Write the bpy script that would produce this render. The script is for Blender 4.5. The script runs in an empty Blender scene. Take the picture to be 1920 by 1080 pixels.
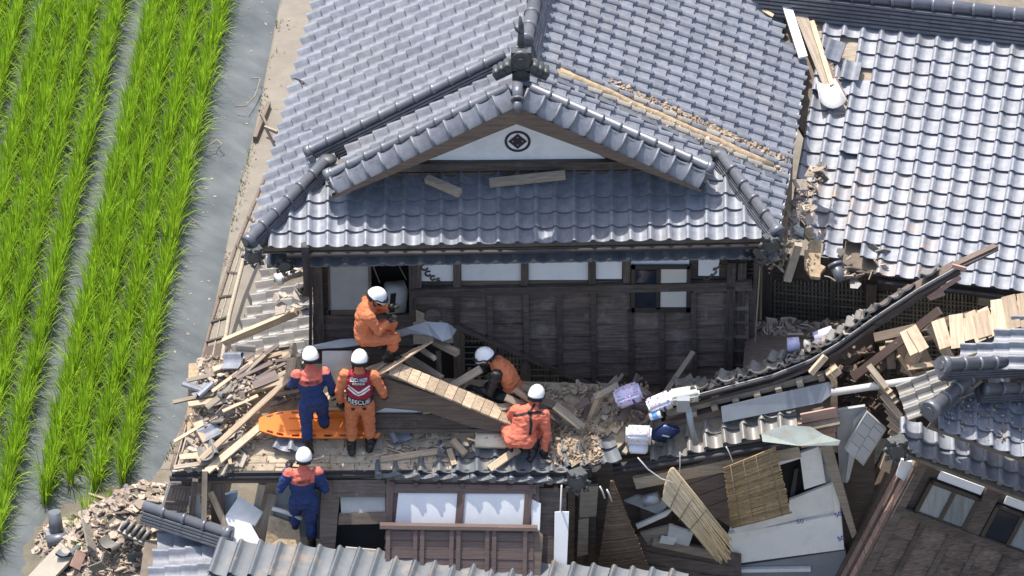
import bpy, bmesh, math, random
import numpy as np
from mathutils import Vector as V, Matrix, Quaternion, noise
from mathutils.bvhtree import BVHTree
random.seed(7); np.random.seed(7)
R = math.radians
C = bpy.context.scene.collection
sc = bpy.context.scene
# ------------------------------------------------------------------ camera
DIST, PITCH = 100.0, R(38)
TGT = V((0, 0, 4.4))
cam_d = bpy.data.cameras.new('camera'); cam = bpy.data.objects.new('camera', cam_d); C.objects.link(cam)
LOOK = V((0, math.cos(PITCH), -math.sin(PITCH)))
CAMP = TGT - LOOK * DIST
cam.location = CAMP
cam.rotation_euler = (R(90) - PITCH, 0, 0)
cam_d.sensor_width = 36.0; cam_d.lens = 36.0 * 13200 / 1920
cam_d.clip_start = 1.0; cam_d.clip_end = 600.0
sc.camera = cam
# ------------------------------------------------------------------ sky and sun
SUN_EL, SUN_AZ = R(72), R(-36)          # azimuth from +Y (behind the houses), negative = left
w = bpy.data.worlds.new('World'); sc.world = w; w.use_nodes = True
nt = w.node_tree
sky = nt.nodes.new('ShaderNodeTexSky'); sky.sky_type = 'NISHITA'; sky.sun_disc = False
sky.sun_elevation = SUN_EL; sky.sun_rotation = SUN_AZ
sky.air_density = 1.0; sky.dust_density = 3.0
bg = nt.nodes['Background']; bg.inputs['Strength'].default_value = 0.15
nt.links.new(sky.outputs[0], bg.inputs['Color'])
sd = bpy.data.lights.new('sun', 'SUN'); sun = bpy.data.objects.new('sun', sd); C.objects.link(sun)
sd.energy = 3.2; sd.angle = R(0.53); sd.color = (1.0, 0.95, 0.88)
S_DIR = V((math.sin(SUN_AZ) * math.cos(SUN_EL), math.cos(SUN_AZ) * math.cos(SUN_EL), math.sin(SUN_EL)))
sun.rotation_euler = (-S_DIR).to_track_quat('-Z', 'Y').to_euler()
vs = sc.view_settings
vs.view_transform = 'Standard'; vs.look = 'None'; vs.gamma = 1; vs.use_curve_mapping = False
vs.exposure = 0.92

# ------------------------------------------------------------------ helpers
RGT = V((1, 0, 0)); UPV = V((0, math.sin(PITCH), math.cos(PITCH)))
def ray(px, py):
    return (LOOK * 13200 + RGT * (px - 960) + UPV * (540 - py)).normalized()
def on(px, py, p0, n):
    d = ray(px, py); n = V(n)
    return CAMP + d * ((V(p0) - CAMP).dot(n) / d.dot(n))
def atz(px, py, z): return on(px, py, (0, 0, z), (0, 0, 1))
def aty(px, py, y): return on(px, py, (0, y, 0), (0, 1, 0))
def pix(p):
    r = V(p) - CAMP; k = 13200 / r.dot(LOOK)
    return 960 + r.dot(RGT) * k, 540 - r.dot(UPV) * k
PORN = V((0, -.4, 1)).normalized()
def por(px, py, h=0): return on(px, py, (0, 0, 3.65 + h), PORN)      # surface of the fallen porch roof

class MB:
    def __init__(s): s.v = []; s.f = []; s.sm = []; s.mi = []
    def add(s, vs_, fs, smooth=False, mi=0):
        o = len(s.v); s.v += [tuple(v) for v in vs_]
        for f in fs: s.f.append(tuple(i + o for i in f)); s.sm.append(smooth); s.mi.append(mi)
    def box(s, c, size, m=None, mi=0):
        x, y, z = [k / 2 for k in size]
        vs_ = [V((a * x, b * y, d * z)) for a in (-1, 1) for b in (-1, 1) for d in (-1, 1)]
        if m is not None: vs_ = [m @ v for v in vs_]
        s.add([v + V(c) for v in vs_], [(0, 1, 3, 2), (4, 6, 7, 5), (0, 4, 5, 1), (2, 3, 7, 6), (0, 2, 6, 4), (1, 5, 7, 3)], mi=mi)
    def beam(s, p0, p1, wd, t, up=(0, 0, 1), mi=0):
        p0, p1 = V(p0), V(p1); m = frame(p1 - p0, up)
        s.box((p0 + p1) / 2, ((p1 - p0).length, wd, t), m, mi)
    def prism(s, pts, off, mi=0):
        pts = [V(p) for p in pts]; n = len(pts); off = V(off)
        nn = V((0, 0, 0))
        for i in range(n): nn += (pts[i] - pts[0]).cross(pts[(i + 1) % n] - pts[0])
        if nn.dot(off) > 0: pts = pts[::-1]
        s.add(pts + [p + off for p in pts], [tuple(range(n)), tuple(range(2 * n - 1, n - 1, -1))] +
              [(i, i + n, (i + 1) % n + n, (i + 1) % n) for i in range(n)], mi=mi)
    def tube(s, pts, r, n=8, cap=True, mi=0):
        pts = [V(p) for p in pts]; rs = r if isinstance(r, (list, tuple)) else [r] * len(pts)
        vs_ = []; ref = None
        for i, p in enumerate(pts):
            t = (pts[min(i + 1, len(pts) - 1)] - pts[max(i - 1, 0)]).normalized()
            if ref is None: ref = V((0, 0, 1)) if abs(t.z) < .9 else V((1, 0, 0))
            a = t.cross(ref).normalized(); b = a.cross(t).normalized(); ref = b
            for k in range(n):
                an = 2 * math.pi * k / n
                vs_.append(p + (a * math.cos(an) + b * math.sin(an)) * rs[i])
        fs = [(i * n + k, i * n + (k + 1) % n, (i + 1) * n + (k + 1) % n, (i + 1) * n + k) for i in range(len(pts) - 1) for k in range(n)]
        s.add(vs_, fs, True, mi)
        if cap:
            o = len(s.v) - len(vs_)
            s.f.append(tuple(o + k for k in range(n))[::-1]); s.sm.append(False); s.mi.append(mi)
            s.f.append(tuple(o + (len(pts) - 1) * n + k for k in range(n))); s.sm.append(False); s.mi.append(mi)
    def loft(s, rings, smooth=True, mi=0, close=True):
        n = len(rings[0]); vs_ = [v for r in rings for v in r]
        fs = [(i * n + k, i * n + (k + 1) % n, (i + 1) * n + (k + 1) % n, (i + 1) * n + k) for i in range(len(rings) - 1) for k in range(n)]
        s.add(vs_, fs, smooth, mi)
        if close:
            o = len(s.v) - len(vs_); L = (len(rings) - 1) * n
            s.f.append(tuple(o + k for k in range(n))[::-1]); s.sm.append(smooth); s.mi.append(mi)
            s.f.append(tuple(o + L + k for k in range(n))); s.sm.append(smooth); s.mi.append(mi)
    def ball(s, c, r, n=8, mi=0, sc_=(1, 1, 1)):
        c = V(c); rings = []
        for i in range(1, n):
            ph = math.pi * i / n
            rings.append([c + V((r * sc_[0] * math.sin(ph) * math.cos(2 * math.pi * k / (2 * n)), r * sc_[1] * math.sin(ph) * math.sin(2 * math.pi * k / (2 * n)), -r * sc_[2] * math.cos(ph))) for k in range(2 * n)])
        s.loft(rings, mi=mi)
    def mesh(s, name, mats=()):
        me = bpy.data.meshes.new(name); me.from_pydata(s.v, [], s.f); me.update()
        me.polygons.foreach_set('use_smooth', s.sm); me.polygons.foreach_set('material_index', s.mi)
        for m in (mats if isinstance(mats, (list, tuple)) else [mats]): me.materials.append(m)
        return me
def frame(xd, up=(0, 0, 1)):
    x = V(xd).normalized(); up = V(up)
    if abs(x.dot(up.normalized())) > .98: up = V((0, 1, 0)) if abs(x.y) < .9 else V((1, 0, 0))
    y = up.cross(x).normalized(); z = x.cross(y)
    return Matrix((x, y, z)).transposed()
def mk(name, me, parent=None, mtx=None):
    o = bpy.data.objects.new(name, me); C.objects.link(o)
    if mtx is not None: o.matrix_basis = mtx
    if parent is not None:
        o.parent = parent
        if parent.type == 'EMPTY': o.matrix_parent_inverse = Matrix.Translation(-parent.location)
        elif parent.get('_m') is not None or True:
            o.matrix_parent_inverse = parent.matrix_basis.inverted()
    return o
def part(name, mb, mat, parent=None, label=None, kind=None):
    o = mk(name, mb.mesh(name, mat), parent)
    if label: o['label'] = label
    if kind: o['kind'] = kind
    return o
def tag(o, label, cat, group=None, kind=None):
    o['label'] = label; o['category'] = cat
    if group: o['group'] = group
    if kind: o['kind'] = kind
    return o
def thing(name, label, cat, loc, group=None):
    o = bpy.data.objects.new(name, None); C.objects.link(o); o.location = loc; o.empty_display_size = .1
    return tag(o, label, cat, group)
def struct(name, mb, mat):
    o = part(name, mb, mat); o['kind'] = 'structure'; return o
def stuff(name, mb, mat, label, cat, parent=None):
    o = part(name, mb, mat, parent); o['kind'] = 'stuff'
    if parent is None: o['label'] = label; o['category'] = cat
    return o
def T4(p, m3): return Matrix.Translation(V(p)) @ m3.to_4x4()
def rnd(a, b): return random.uniform(a, b)

# ------------------------------------------------------------------ materials
def mat(name, col, rough=.7, var=.22, scale=5, bump=.25, bscale=None, metal=0.0, rv=.18, stretch=(1, 1, 1), dirt=None, dirt_amt=.4, dirt_scale=1.6, spec=.5, trans=0, world=False, bdist=.01, coat=0):
    m = bpy.data.materials.new(name); m.use_nodes = True; t = m.node_tree; N = t.nodes; L = t.links
    b = N['Principled BSDF']
    tc = N.new('ShaderNodeTexCoord'); oi = N.new('ShaderNodeObjectInfo'); ge = N.new('ShaderNodeNewGeometry')
    ad = N.new('ShaderNodeMath'); ad.operation = 'ADD'; L.new(oi.outputs['Random'], ad.inputs[0]); L.new(ge.outputs['Random Per Island'], ad.inputs[1])
    fr = N.new('ShaderNodeMath'); fr.operation = 'FRACT'; L.new(ad.outputs[0], fr.inputs[0])
    mu = N.new('ShaderNodeVectorMath'); mu.operation = 'MULTIPLY_ADD'; mu.inputs[0].default_value = (1, 1, 1)
    cm = N.new('ShaderNodeCombineXYZ'); k = N.new('ShaderNodeMath'); k.operation = 'MULTIPLY'; k.inputs[1].default_value = 17.3
    L.new(fr.outputs[0], k.inputs[0])
    for i in range(3): L.new(k.outputs[0], cm.inputs[i])
    sc1 = N.new('ShaderNodeVectorMath'); sc1.operation = 'MULTIPLY'; sc1.inputs[1].default_value = stretch
    L.new(tc.outputs['Object'], sc1.inputs[0])
    av = N.new('ShaderNodeVectorMath'); av.operation = 'ADD'; L.new(sc1.outputs[0], av.inputs[0]); L.new(cm.outputs[0], av.inputs[1])
    n1 = N.new('ShaderNodeTexNoise'); n1.inputs['Scale'].default_value = scale; n1.inputs['Detail'].default_value = 6; n1.inputs['Roughness'].default_value = .65
    L.new(av.outputs[0], n1.inputs['Vector'])
    mr = N.new('ShaderNodeMapRange'); mr.inputs[1].default_value = .3; mr.inputs[2].default_value = .7; mr.inputs[3].default_value = 1 - var; mr.inputs[4].default_value = 1 + var
    L.new(n1.outputs['Fac'], mr.inputs[0])
    mr2 = N.new('ShaderNodeMapRange'); mr2.inputs[3].default_value = 1 - rv; mr2.inputs[4].default_value = 1 + rv; L.new(fr.outputs[0], mr2.inputs[0])
    mm = N.new('ShaderNodeMath'); mm.operation = 'MULTIPLY'; L.new(mr.outputs[0], mm.inputs[0]); L.new(mr2.outputs[0], mm.inputs[1])
    cv = N.new('ShaderNodeVectorMath'); cv.operation = 'SCALE'; cv.inputs[0].default_value = col[:3]; L.new(mm.outputs[0], cv.inputs['Scale'])
    out = cv.outputs[0]
    if dirt is not None:
        n2 = N.new('ShaderNodeTexNoise'); n2.inputs['Scale'].default_value = dirt_scale; n2.inputs['Detail'].default_value = 8; n2.inputs['Roughness'].default_value = .7
        L.new(ge.outputs['Position'], n2.inputs['Vector'])
        r2 = N.new('ShaderNodeMapRange'); r2.inputs[1].default_value = .52; r2.inputs[2].default_value = .72; r2.inputs[4].default_value = dirt_amt; L.new(n2.outputs['Fac'], r2.inputs[0])
        mx = N.new('ShaderNodeMix'); mx.data_type = 'RGBA'; L.new(r2.outputs[0], mx.inputs[0]); L.new(out, mx.inputs[6]); mx.inputs[7].default_value = (*dirt, 1)
        out = mx.outputs[2]
    L.new(out, b.inputs['Base Color'])
    b.inputs['Roughness'].default_value = rough; b.inputs['Metallic'].default_value = metal; b.inputs['Specular IOR Level'].default_value = spec
    if coat: b.inputs['Coat Weight'].default_value = coat; b.inputs['Coat Roughness'].default_value = .2
    if bump:
        bp = N.new('ShaderNodeBump'); bp.inputs['Strength'].default_value = bump; bp.inputs['Distance'].default_value = bdist
        nb = n1
        if bscale:
            nb = N.new('ShaderNodeTexNoise'); nb.inputs['Scale'].default_value = bscale; nb.inputs['Detail'].default_value = 5; L.new(av.outputs[0], nb.inputs['Vector'])
        L.new(nb.outputs['Fac'], bp.inputs['Height']); L.new(bp.outputs[0], b.inputs['Normal'])
    if trans:
        tr = N.new('ShaderNodeBsdfTranslucent'); L.new(out, tr.inputs['Color']); ms = N.new('ShaderNodeMixShader'); ms.inputs[0].default_value = trans
        L.new(b.outputs[0], ms.inputs[1]); L.new(tr.outputs[0], ms.inputs[2]); L.new(ms.outputs[0], N['Material Output'].inputs[0])
    return m
TAN = (.36, .29, .2)
m_tile = mat('smoked_tile', (.195, .206, .233), .5, .24, 9, .12, 60, metal=.1, rv=.11, dirt=(.30, .285, .265), dirt_amt=.45, dirt_scale=1.3, spec=.32)
m_tile_r = mat('rust_streaked_tile', (.26, .26, .28), .55, .15, 9, .12, 60, metal=.1, rv=.15, dirt=(.5, .27, .1), dirt_amt=.8, dirt_scale=7)
m_tile_d = mat('dust_coated_tile', (.27, .255, .225), .7, .15, 9, .15, 60, rv=.12, dirt=(.45, .36, .24), dirt_amt=.7, dirt_scale=3)
m_ridge = mat('smoked_ridge_tile', (.15, .157, .178), .38, .15, 8, .1, 50, metal=.3, rv=.1, dirt=(.28, .27, .26), dirt_amt=.25)
m_oldtile = mat('weathered_tile', (.165, .157, .145), .42, .2, 7, .2, 40, rv=.2, dirt=(.3, .24, .17), dirt_amt=.6, dirt_scale=2.2)
m_greytile = mat('grey_tile', (.10, .112, .124), .6, .16, 6, .2, 40, rv=.1, dirt=(.36, .25, .14), dirt_amt=.5, dirt_scale=3.4)
m_shard_p = mat('reddish_sherd', (.34, .275, .215), .8, .25, 9, .3, rv=.42, dirt=(.27, .24, .21), dirt_amt=.6, dirt_scale=6)
m_shard = mat('tile_sherd', (.35, .295, .24), .75, .25, 9, .3, rv=.42, dirt=(.4, .28, .2), dirt_amt=.6, dirt_scale=6)
m_under = mat('roof_clay_bed', (.16, .13, .1), .95, .3, 6, .5)
m_wood_d = mat('dark_stained_wood', (.092, .072, .061), .8, .55, 5, .5, stretch=(.5, 8, 8), rv=.3, dirt=(.17, .145, .13), dirt_amt=.75, dirt_scale=3)
m_wood_w = mat('weathered_cladding', (.135, .10, .082), .85, .6, 5, .5, stretch=(.5, 9, 9), rv=.2, dirt=(.30, .25, .215), dirt_amt=.7, dirt_scale=3.5)
m_wood_b = mat('brown_wood', (.135, .10, .077), .75, .4, 5, .35, stretch=(.5, 7, 7), rv=.15, dirt=(.2, .16, .12), dirt_amt=.4, dirt_scale=3)
m_wood_r = mat('red_brown_wood', (.125, .086, .074), .6, .25, 5, .25, stretch=(.5, 7, 7), rv=.1)
m_wood_p = mat('pale_timber', (.47, .355, .24), .8, .3, 4, .35, stretch=(.5, 8, 8), rv=.3, dirt=(.26, .2, .14), dirt_amt=.65, dirt_scale=4)
m_wood_g = mat('grey_timber', (.3, .25, .19), .85, .3, 5, .35, stretch=(.5, 8, 8), rv=.3, dirt=(.18, .15, .12), dirt_amt=.5, dirt_scale=4)
m_white = mat('white_plaster', (.74, .75, .76), .8, .05, 3, .1, dirt=(.5, .5, .5), dirt_amt=.3)
m_white_s = mat('stained_plaster', (.74, .75, .76), .8, .05, 3, .1, dirt=(.42, .43, .44), dirt_amt=.4)
m_panel = mat('white_board', (.76, .74, .69), .55, .06, 2, .05, rv=.06, dirt=(.35, .32, .28), dirt_amt=.35, dirt_scale=2.2)
m_board_g = mat('grey_board', (.42, .42, .40), .7, .12, 3, .1, rv=.1, dirt=(.25, .23, .2), dirt_amt=.4)
m_mud = mat('clay_plaster', (.40, .30, .19), .95, .3, 10, .8, rv=.15, bdist=.03)
m_clod = mat('clay_clod', (.34, .265, .19), .95, .3, 14, .6, rv=.35)
m_dust = mat('dusty_sheathing', (.42, .34, .24), .95, .3, 5, .5, rv=.15, dirt=(.22, .19, .16), dirt_amt=.7, dirt_scale=2.4)
m_lath = mat('bamboo_lath', (.24, .205, .145), .8, .35, 14, .3, rv=.3)
m_shade = mat('interior_shade', (.012, .012, .013), .9, .3, 3, 0)  # near-black colour standing in for shade inside gaps and openings
m_black = mat('black_rubber', (.012, .012, .013), .55, .2, 8, .1, rv=.1)
m_metal = mat('grey_metal_sheet', (.33, .36, .39), .4, .12, 4, .15, metal=.5, rv=.1, dirt=(.25, .24, .22), dirt_amt=.4)
m_bluesheet = mat('blue_grey_sheet', (.30, .32, .345), .55, .1, 4, .15, metal=.2, dirt=(.22, .22, .22), dirt_amt=.4)
m_gutter = mat('dark_gutter', (.035, .033, .036), .65, .2, 5, .1)
m_gut_l = mat('pale_pvc', (.62, .6, .57), .4, .08, 4, .05, dirt=(.4, .34, .27), dirt_amt=.4)
m_agedridge = mat('aged_ridge_tile', (.07, .075, .078), .45, .3, 8, .3, 30, metal=.2, rv=.1, dirt=(.16, .15, .12), dirt_amt=.4, dirt_scale=4)
m_rope = mat('white_cord', (.65, .63, .58), .8, .1, 20, .2)
m_glass = mat('window_glass', (.02, .025, .035), .08, .1, 2, 0, spec=.4)
m_frost = mat('frosted_glass', (.52, .50, .45), .35, .05, 2, .05)
m_curtain = mat('glass_with_curtain', (.22, .24, .25), .12, .25, 3, 0, stretch=(6, 6, .4))
m_alu = mat('bronze_frame', (.06, .053, .048), .45, .1, 5, .05, metal=.3)
m_ground = mat('bare_ground', (.15, .13, .10), .95, .25, 2.5, .6, 30, dirt=(.14, .13, .08), dirt_amt=.6, dirt_scale=1.2, bdist=.02)
m_path = mat('concrete_path', (.25, .22, .178), .92, .14, 3, .35, 45, dirt=(.2, .18, .14), dirt_amt=.65, dirt_scale=2.6)
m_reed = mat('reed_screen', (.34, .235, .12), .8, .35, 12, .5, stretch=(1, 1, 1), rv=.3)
m_straw = mat('dry_reed', (.66, .52, .33), .75, .2, 12, .3, rv=.25)
m_btile = mat('bathroom_tile', (.42, .44, .47), .25, .06, 3, .03, rv=.05)
m_brickp = mat('pink_siding', (.38, .24, .19), .75, .15, 5, .2, rv=.1)
m_green = mat('pale_green_sheet', (.42, .46, .40), .5, .1, 4, .1, dirt=(.45, .27, .13), dirt_amt=.7, dirt_scale=5)
m_orange_p = mat('orange_plastic', (.78, .19, .02), .38, .04, 3, .04)
m_navy = mat('navy_cloth', (.016, .036, .13), .85, .18, 16, .9, bdist=.02, rv=.0)
m_orange = mat('orange_cloth', (.56, .175, .075), .85, .12, 16, .9, bdist=.02, rv=.0)
m_orange2 = mat('faded_orange_cloth', (.66, .17, .10), .85, .12, 16, .9, bdist=.02, rv=.0)
m_yoke = mat('salmon_yoke', (.62, .15, .105), .85, .12, 16, .9, bdist=.02, rv=0)
m_crimson = mat('crimson_vest', (.30, .012, .03), .8, .12, 14, .2, rv=0)
m_boot = mat('black_boot', (.014, .014, .016), .35, .2, 8, .2, rv=0)
m_skin = mat('skin', (.45, .25, .17), .6, .08, 8, .05, rv=0)
m_helm = mat('white_helmet', (.80, .80, .81), .25, .03, 3, 0, rv=0)
m_wtxt = mat('white_print', (.78, .78, .78), .6, .03, 3, 0, rv=0)
m_dtxt = mat('dark_print', (.05, .03, .04), .8, .03, 3, 0, rv=0)
m_bluetxt = mat('blue_print', (.05, .06, .35), .6, .03, 3, 0, rv=0)
m_rice = mat('rice_leaf', (.29, .455, .026), .5, .12, 4, 0, rv=.5, trans=.48)
m_lilac = mat('lilac_wrap', (.55, .53, .72), .25, .12, 14, .15, bscale=9, rv=.1, bdist=.02)
m_wwrap = mat('white_wrap', (.76, .74, .78), .25, .05, 10, .15, bscale=9, rv=.05, bdist=.02)
m_pinkp = mat('pink_print', (.72, .22, .32), .4, .3, 8, 0, rv=.4)
m_bluebag = mat('navy_paper_bag', (.016, .035, .12), .35, .15, 5, .1, rv=0)
m_lime = mat('lime_tape', (.5, .62, .06), .5, .05, 5, 0)

def water_mat():
    m = bpy.data.materials.new('muddy_water'); m.use_nodes = True; t = m.node_tree; N = t.nodes; L = t.links; b = N['Principled BSDF']
    ge = N.new('ShaderNodeNewGeometry')
    n = N.new('ShaderNodeTexNoise'); n.inputs['Scale'].default_value = 1.3; n.inputs['Detail'].default_value = 6; L.new(ge.outputs['Position'], n.inputs['Vector'])
    r = N.new('ShaderNodeValToRGB'); r.color_ramp.elements[0].color = (.078, .088, .086, 1); r.color_ramp.elements[1].color = (.118, .128, .125, 1)
    r.color_ramp.elements[0].position = .35; r.color_ramp.elements[1].position = .68
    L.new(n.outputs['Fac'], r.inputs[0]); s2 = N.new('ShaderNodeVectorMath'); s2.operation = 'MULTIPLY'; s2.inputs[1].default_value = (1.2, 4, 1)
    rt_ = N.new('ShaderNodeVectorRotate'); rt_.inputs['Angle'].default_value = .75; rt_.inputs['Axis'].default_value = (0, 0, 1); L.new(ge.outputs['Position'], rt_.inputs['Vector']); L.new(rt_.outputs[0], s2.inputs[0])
    n3 = N.new('ShaderNodeTexNoise'); n3.inputs['Scale'].default_value = 1.5; n3.inputs['Detail'].default_value = 7; L.new(s2.outputs[0], n3.inputs['Vector'])  # streak noise: dark leaf reflections painted into the water colour
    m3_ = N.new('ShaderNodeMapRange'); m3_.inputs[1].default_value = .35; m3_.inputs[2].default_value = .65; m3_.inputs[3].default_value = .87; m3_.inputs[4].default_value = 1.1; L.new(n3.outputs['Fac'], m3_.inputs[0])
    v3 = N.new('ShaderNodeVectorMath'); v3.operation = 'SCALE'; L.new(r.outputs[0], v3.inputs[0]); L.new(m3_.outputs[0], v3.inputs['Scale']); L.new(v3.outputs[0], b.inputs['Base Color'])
    b.inputs['Roughness'].default_value = .1
    sv = N.new('ShaderNodeVectorMath'); sv.operation = 'MULTIPLY'; sv.inputs[1].default_value = (7, 2.2, 1); L.new(ge.outputs['Position'], sv.inputs[0])
    n2 = N.new('ShaderNodeTexNoise'); n2.inputs['Scale'].default_value = 1.6; n2.inputs['Detail'].default_value = 4; L.new(sv.outputs[0], n2.inputs['Vector'])
    bp = N.new('ShaderNodeBump'); bp.inputs['Strength'].default_value = .35; bp.inputs['Distance'].default_value = .02; L.new(n2.outputs['Fac'], bp.inputs['Height']); L.new(bp.outputs[0], b.inputs['Normal'])
    return m
m_water = water_mat()

# ------------------------------------------------------------------ ground, water, path, rice
WZ = -.12
mb = MB(); mb.add([(-150, -150, -.5), (150, -150, -.5), (150, 150, -.5), (-150, 150, -.5)], [(0, 1, 2, 3)]); struct('ground', mb, m_ground)
edge = [(575, -120), (525, 0), (505, 105), (478, 240), (437, 400), (405, 560), (372, 700), (340, 800), (300, 880), (262, 930), (222, 968), (140, 1000), (80, 1045), (50, 1090), (10, 1180)]
ep = [atz(x, y, 0) for x, y in edge]
far = [V((-2.6, 22, 0))] + ep + [V((-7.3, -6, 0))]
mb = MB()                                             # house plot, a solid bank above the paddy
top = far + [V((14, -6, 0)), V((14, 22, 0))]
mb.prism(top, (0, 0, -.55)); struct('house_plot', mb, m_ground)
mb = MB()
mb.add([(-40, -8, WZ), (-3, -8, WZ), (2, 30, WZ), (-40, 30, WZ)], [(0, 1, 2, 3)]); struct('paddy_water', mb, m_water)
def jit_strip(pts, wd, z):                          # strip with an uneven border
    mb = MB(); a = []
    P = []
    for i in range(len(pts) - 1):
        for k in range(8): P.append(pts[i].lerp(pts[i + 1], k / 8))
    P.append(pts[-1])
    L_ = []; R_ = []
    for p in P:
        j = noise.noise(p * 3) * .05
        L_.append(V((p.x + .02 + j, p.y, z))); R_.append(V((p.x + wd, p.y, z)))
    n = len(P)
    mb.add(L_ + R_, [(i, i + 1, n + i + 1, n + i) for i in range(n - 1)])
    return mb
struct('path', jit_strip([V((-2.6, 22, 0))] + ep[:9], 1.5, .006), m_path)
# rice
def rice():
    dv = atz(420, 0, WZ) - atz(236, 870, WZ); dv = dv / dv.y; rows = []
    xs = [420, 377, 333, 297, 227, 177, 137, 97, 43, 7, -33, -73, -140, -180, -220, -260, -330, -370, -410, -460]
    vv = []; ff = []
    def blade(x, y, h, an, lean, wd):
        o = len(vv); cx, sx = math.cos(an), math.sin(an)
        px_, py_ = -sx * wd, cx * wd
        for t, wk in ((0, .7), (.38, 1), (.72, .8)):
            d = lean * t * t; z = WZ + h * t * (1 - .25 * lean * t / max(h, .1) * t)
            bx, by = x + cx * d, y + sx * d
            vv.append((bx + px_ * wk, by + py_ * wk, z)); vv.append((bx - px_ * wk, by - py_ * wk, z))
        d = lean; vv.append((x + cx * d, y + sx * d, WZ + h * (1 - .3 * lean / max(h, .1))))
        ff.extend([(o, o + 1, o + 3, o + 2), (o + 2, o + 3, o + 5, o + 4), (o + 4, o + 5, o + 6)])
    for r, x0 in enumerate(xs):
        p0 = atz(x0, 0, WZ); t = 2.2
        while t > -14.5:
            q = p0 + dv * t; t -= .155 + rnd(-.02, .02)
            x = q.x + rnd(-.025, .025); y = q.y + rnd(-.03, .03)
            px_, py_ = pix((x, y, 0))
            if px_ < -40 or py_ > 1130: continue
            end = 900 + 22 * math.sin(r * 2.3) + (40 if px_ < 120 else 0) + max(0, 60 - px_) * 1.2
            if py_ > end and random.random() < .86: continue
            if py_ > 940 and px_ > 45 and random.random() < .5: continue
            hs = rnd(.85, 1.12) * (1 + .1 * noise.noise(V((x, y, 0))))
            for b in range(52):
                a = rnd(0, 2 * math.pi); rr = abs(random.gauss(0, .05))
                lean = abs(random.gauss(.125, .085)); hh = hs * rnd(.48, .70)
                if random.random() < .15: lean += rnd(.1, .22); hh *= .8
                blade(x + math.cos(a) * rr, y + math.sin(a) * rr, hh, a + rnd(-.5, .5), lean, rnd(.006, .0095))
    me = bpy.data.meshes.new('rice_crop'); me.from_pydata(vv, [], ff); me.update(); me.materials.append(m_rice)
    me.polygons.foreach_set('use_smooth', [True] * len(ff))
    o = mk('rice_crop', me); tag(o, 'bright green young rice planted in long rows in the flooded paddy', 'rice', kind='stuff')
rice()
# ------------------------------------------------------------------ roof tiles
def tile_mb(wid=.265, ln=.285, th=.032, roll=.052, pan=.03):
    mb = MB(); n = 9; xs = []
    for i in range(n + 1): xs.append(wid * 1.03 * i / n)
    def prof(x):
        t = x / wid
        if t < .3:                                # convex roll on the left
            return roll * math.sin(math.pi * (t / .3) * .92 + .12) ** .8
        u = (t - .3) / .7
        return -pan * math.sin(math.pi * min(u, 1)) + .008 * u
    rows = [(0, .054), (ln * .5, .033), (ln, .012)]
    top = [V((x - wid / 2, y, prof(x) + z)) for y, z in rows for x in xs]
    k = n + 1
    mb.add(top, [(r * k + i, r * k + i + 1, (r + 1) * k + i + 1, (r + 1) * k + i) for r in range(2) for i in range(n)], True)
    lip = [V((x - wid / 2, 0, prof(x) + .054)) for x in xs] + [V((x - wid / 2, .004, prof(x) + .054 - th)) for x in xs]
    mb.add(lip, [(i + k, i + k + 1, i + 1, i) for i in range(n)], True)
    for xe, fl in ((xs[0], 0), (xs[-1], 1)):
        q = [V((xe - wid / 2, y, prof(xe) + z)) for y, z in (rows[0], rows[2])]; q2 = [p - V((0, 0, th)) for p in q]
        f = (0, 1, 3, 2) if not fl else (1, 0, 2, 3)
        mb.add(q + q2, [f])
    b = [V((x - wid / 2, y, prof(x) + z - th)) for y, z in (rows[0], rows[2]) for x in (xs[0], xs[3], xs[6], xs[9])]
    mb.add(b, [(i, i + 4, i + 5, i + 1) for i in range(3)])
    return mb
TILE_ME = {}
def tile_mesh(m, wid=.265):
    key = (m.name, round(wid, 3))
    if key not in TILE_ME: TILE_ME[key] = tile_mb(wid).mesh('tile', m)
    return TILE_ME[key]
def emit_tiles(parent, inst, name='tile', limit=300):
    """inst: (mesh, matrix). Tiles that show largest become parts, the rest one joined part of kind stuff."""
    def key(it):
        p = it[1].translation; a, b = pix(p)
        inside = -10 < a < 1930 and -10 < b < 1090
        return (not inside, (p - CAMP).length)
    inst = sorted(inst, key=key)
    for me, mx in inst[:limit]: mk(name, me, parent, mx)
    rest = inst[limit:]
    if rest:
        vs_ = []; fs = []; sm = []; o = 0; cache = {}
        for me, mx in rest:
            if me.name not in cache:
                co = np.empty(len(me.vertices) * 3); me.vertices.foreach_get('co', co)
                cache[me.name] = (co.reshape(-1, 3), [tuple(p.vertices) for p in me.polygons], [p.use_smooth for p in me.polygons])
            co, pf, ps = cache[me.name]; M_ = np.array(mx)
            vs_.append(co @ M_[:3, :3].T + M_[:3, 3]); fs += [tuple(i + o for i in f) for f in pf]; sm += ps; o += len(co)
        me = bpy.data.meshes.new(name + '_field'); me.from_pydata(np.concatenate(vs_).tolist(), [], fs); me.update()
        me.polygons.foreach_set('use_smooth', sm); me.materials.append(rest[0][0].materials[0])
        ob = mk(name + '_field', me, parent); ob['kind'] = 'stuff'
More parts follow.
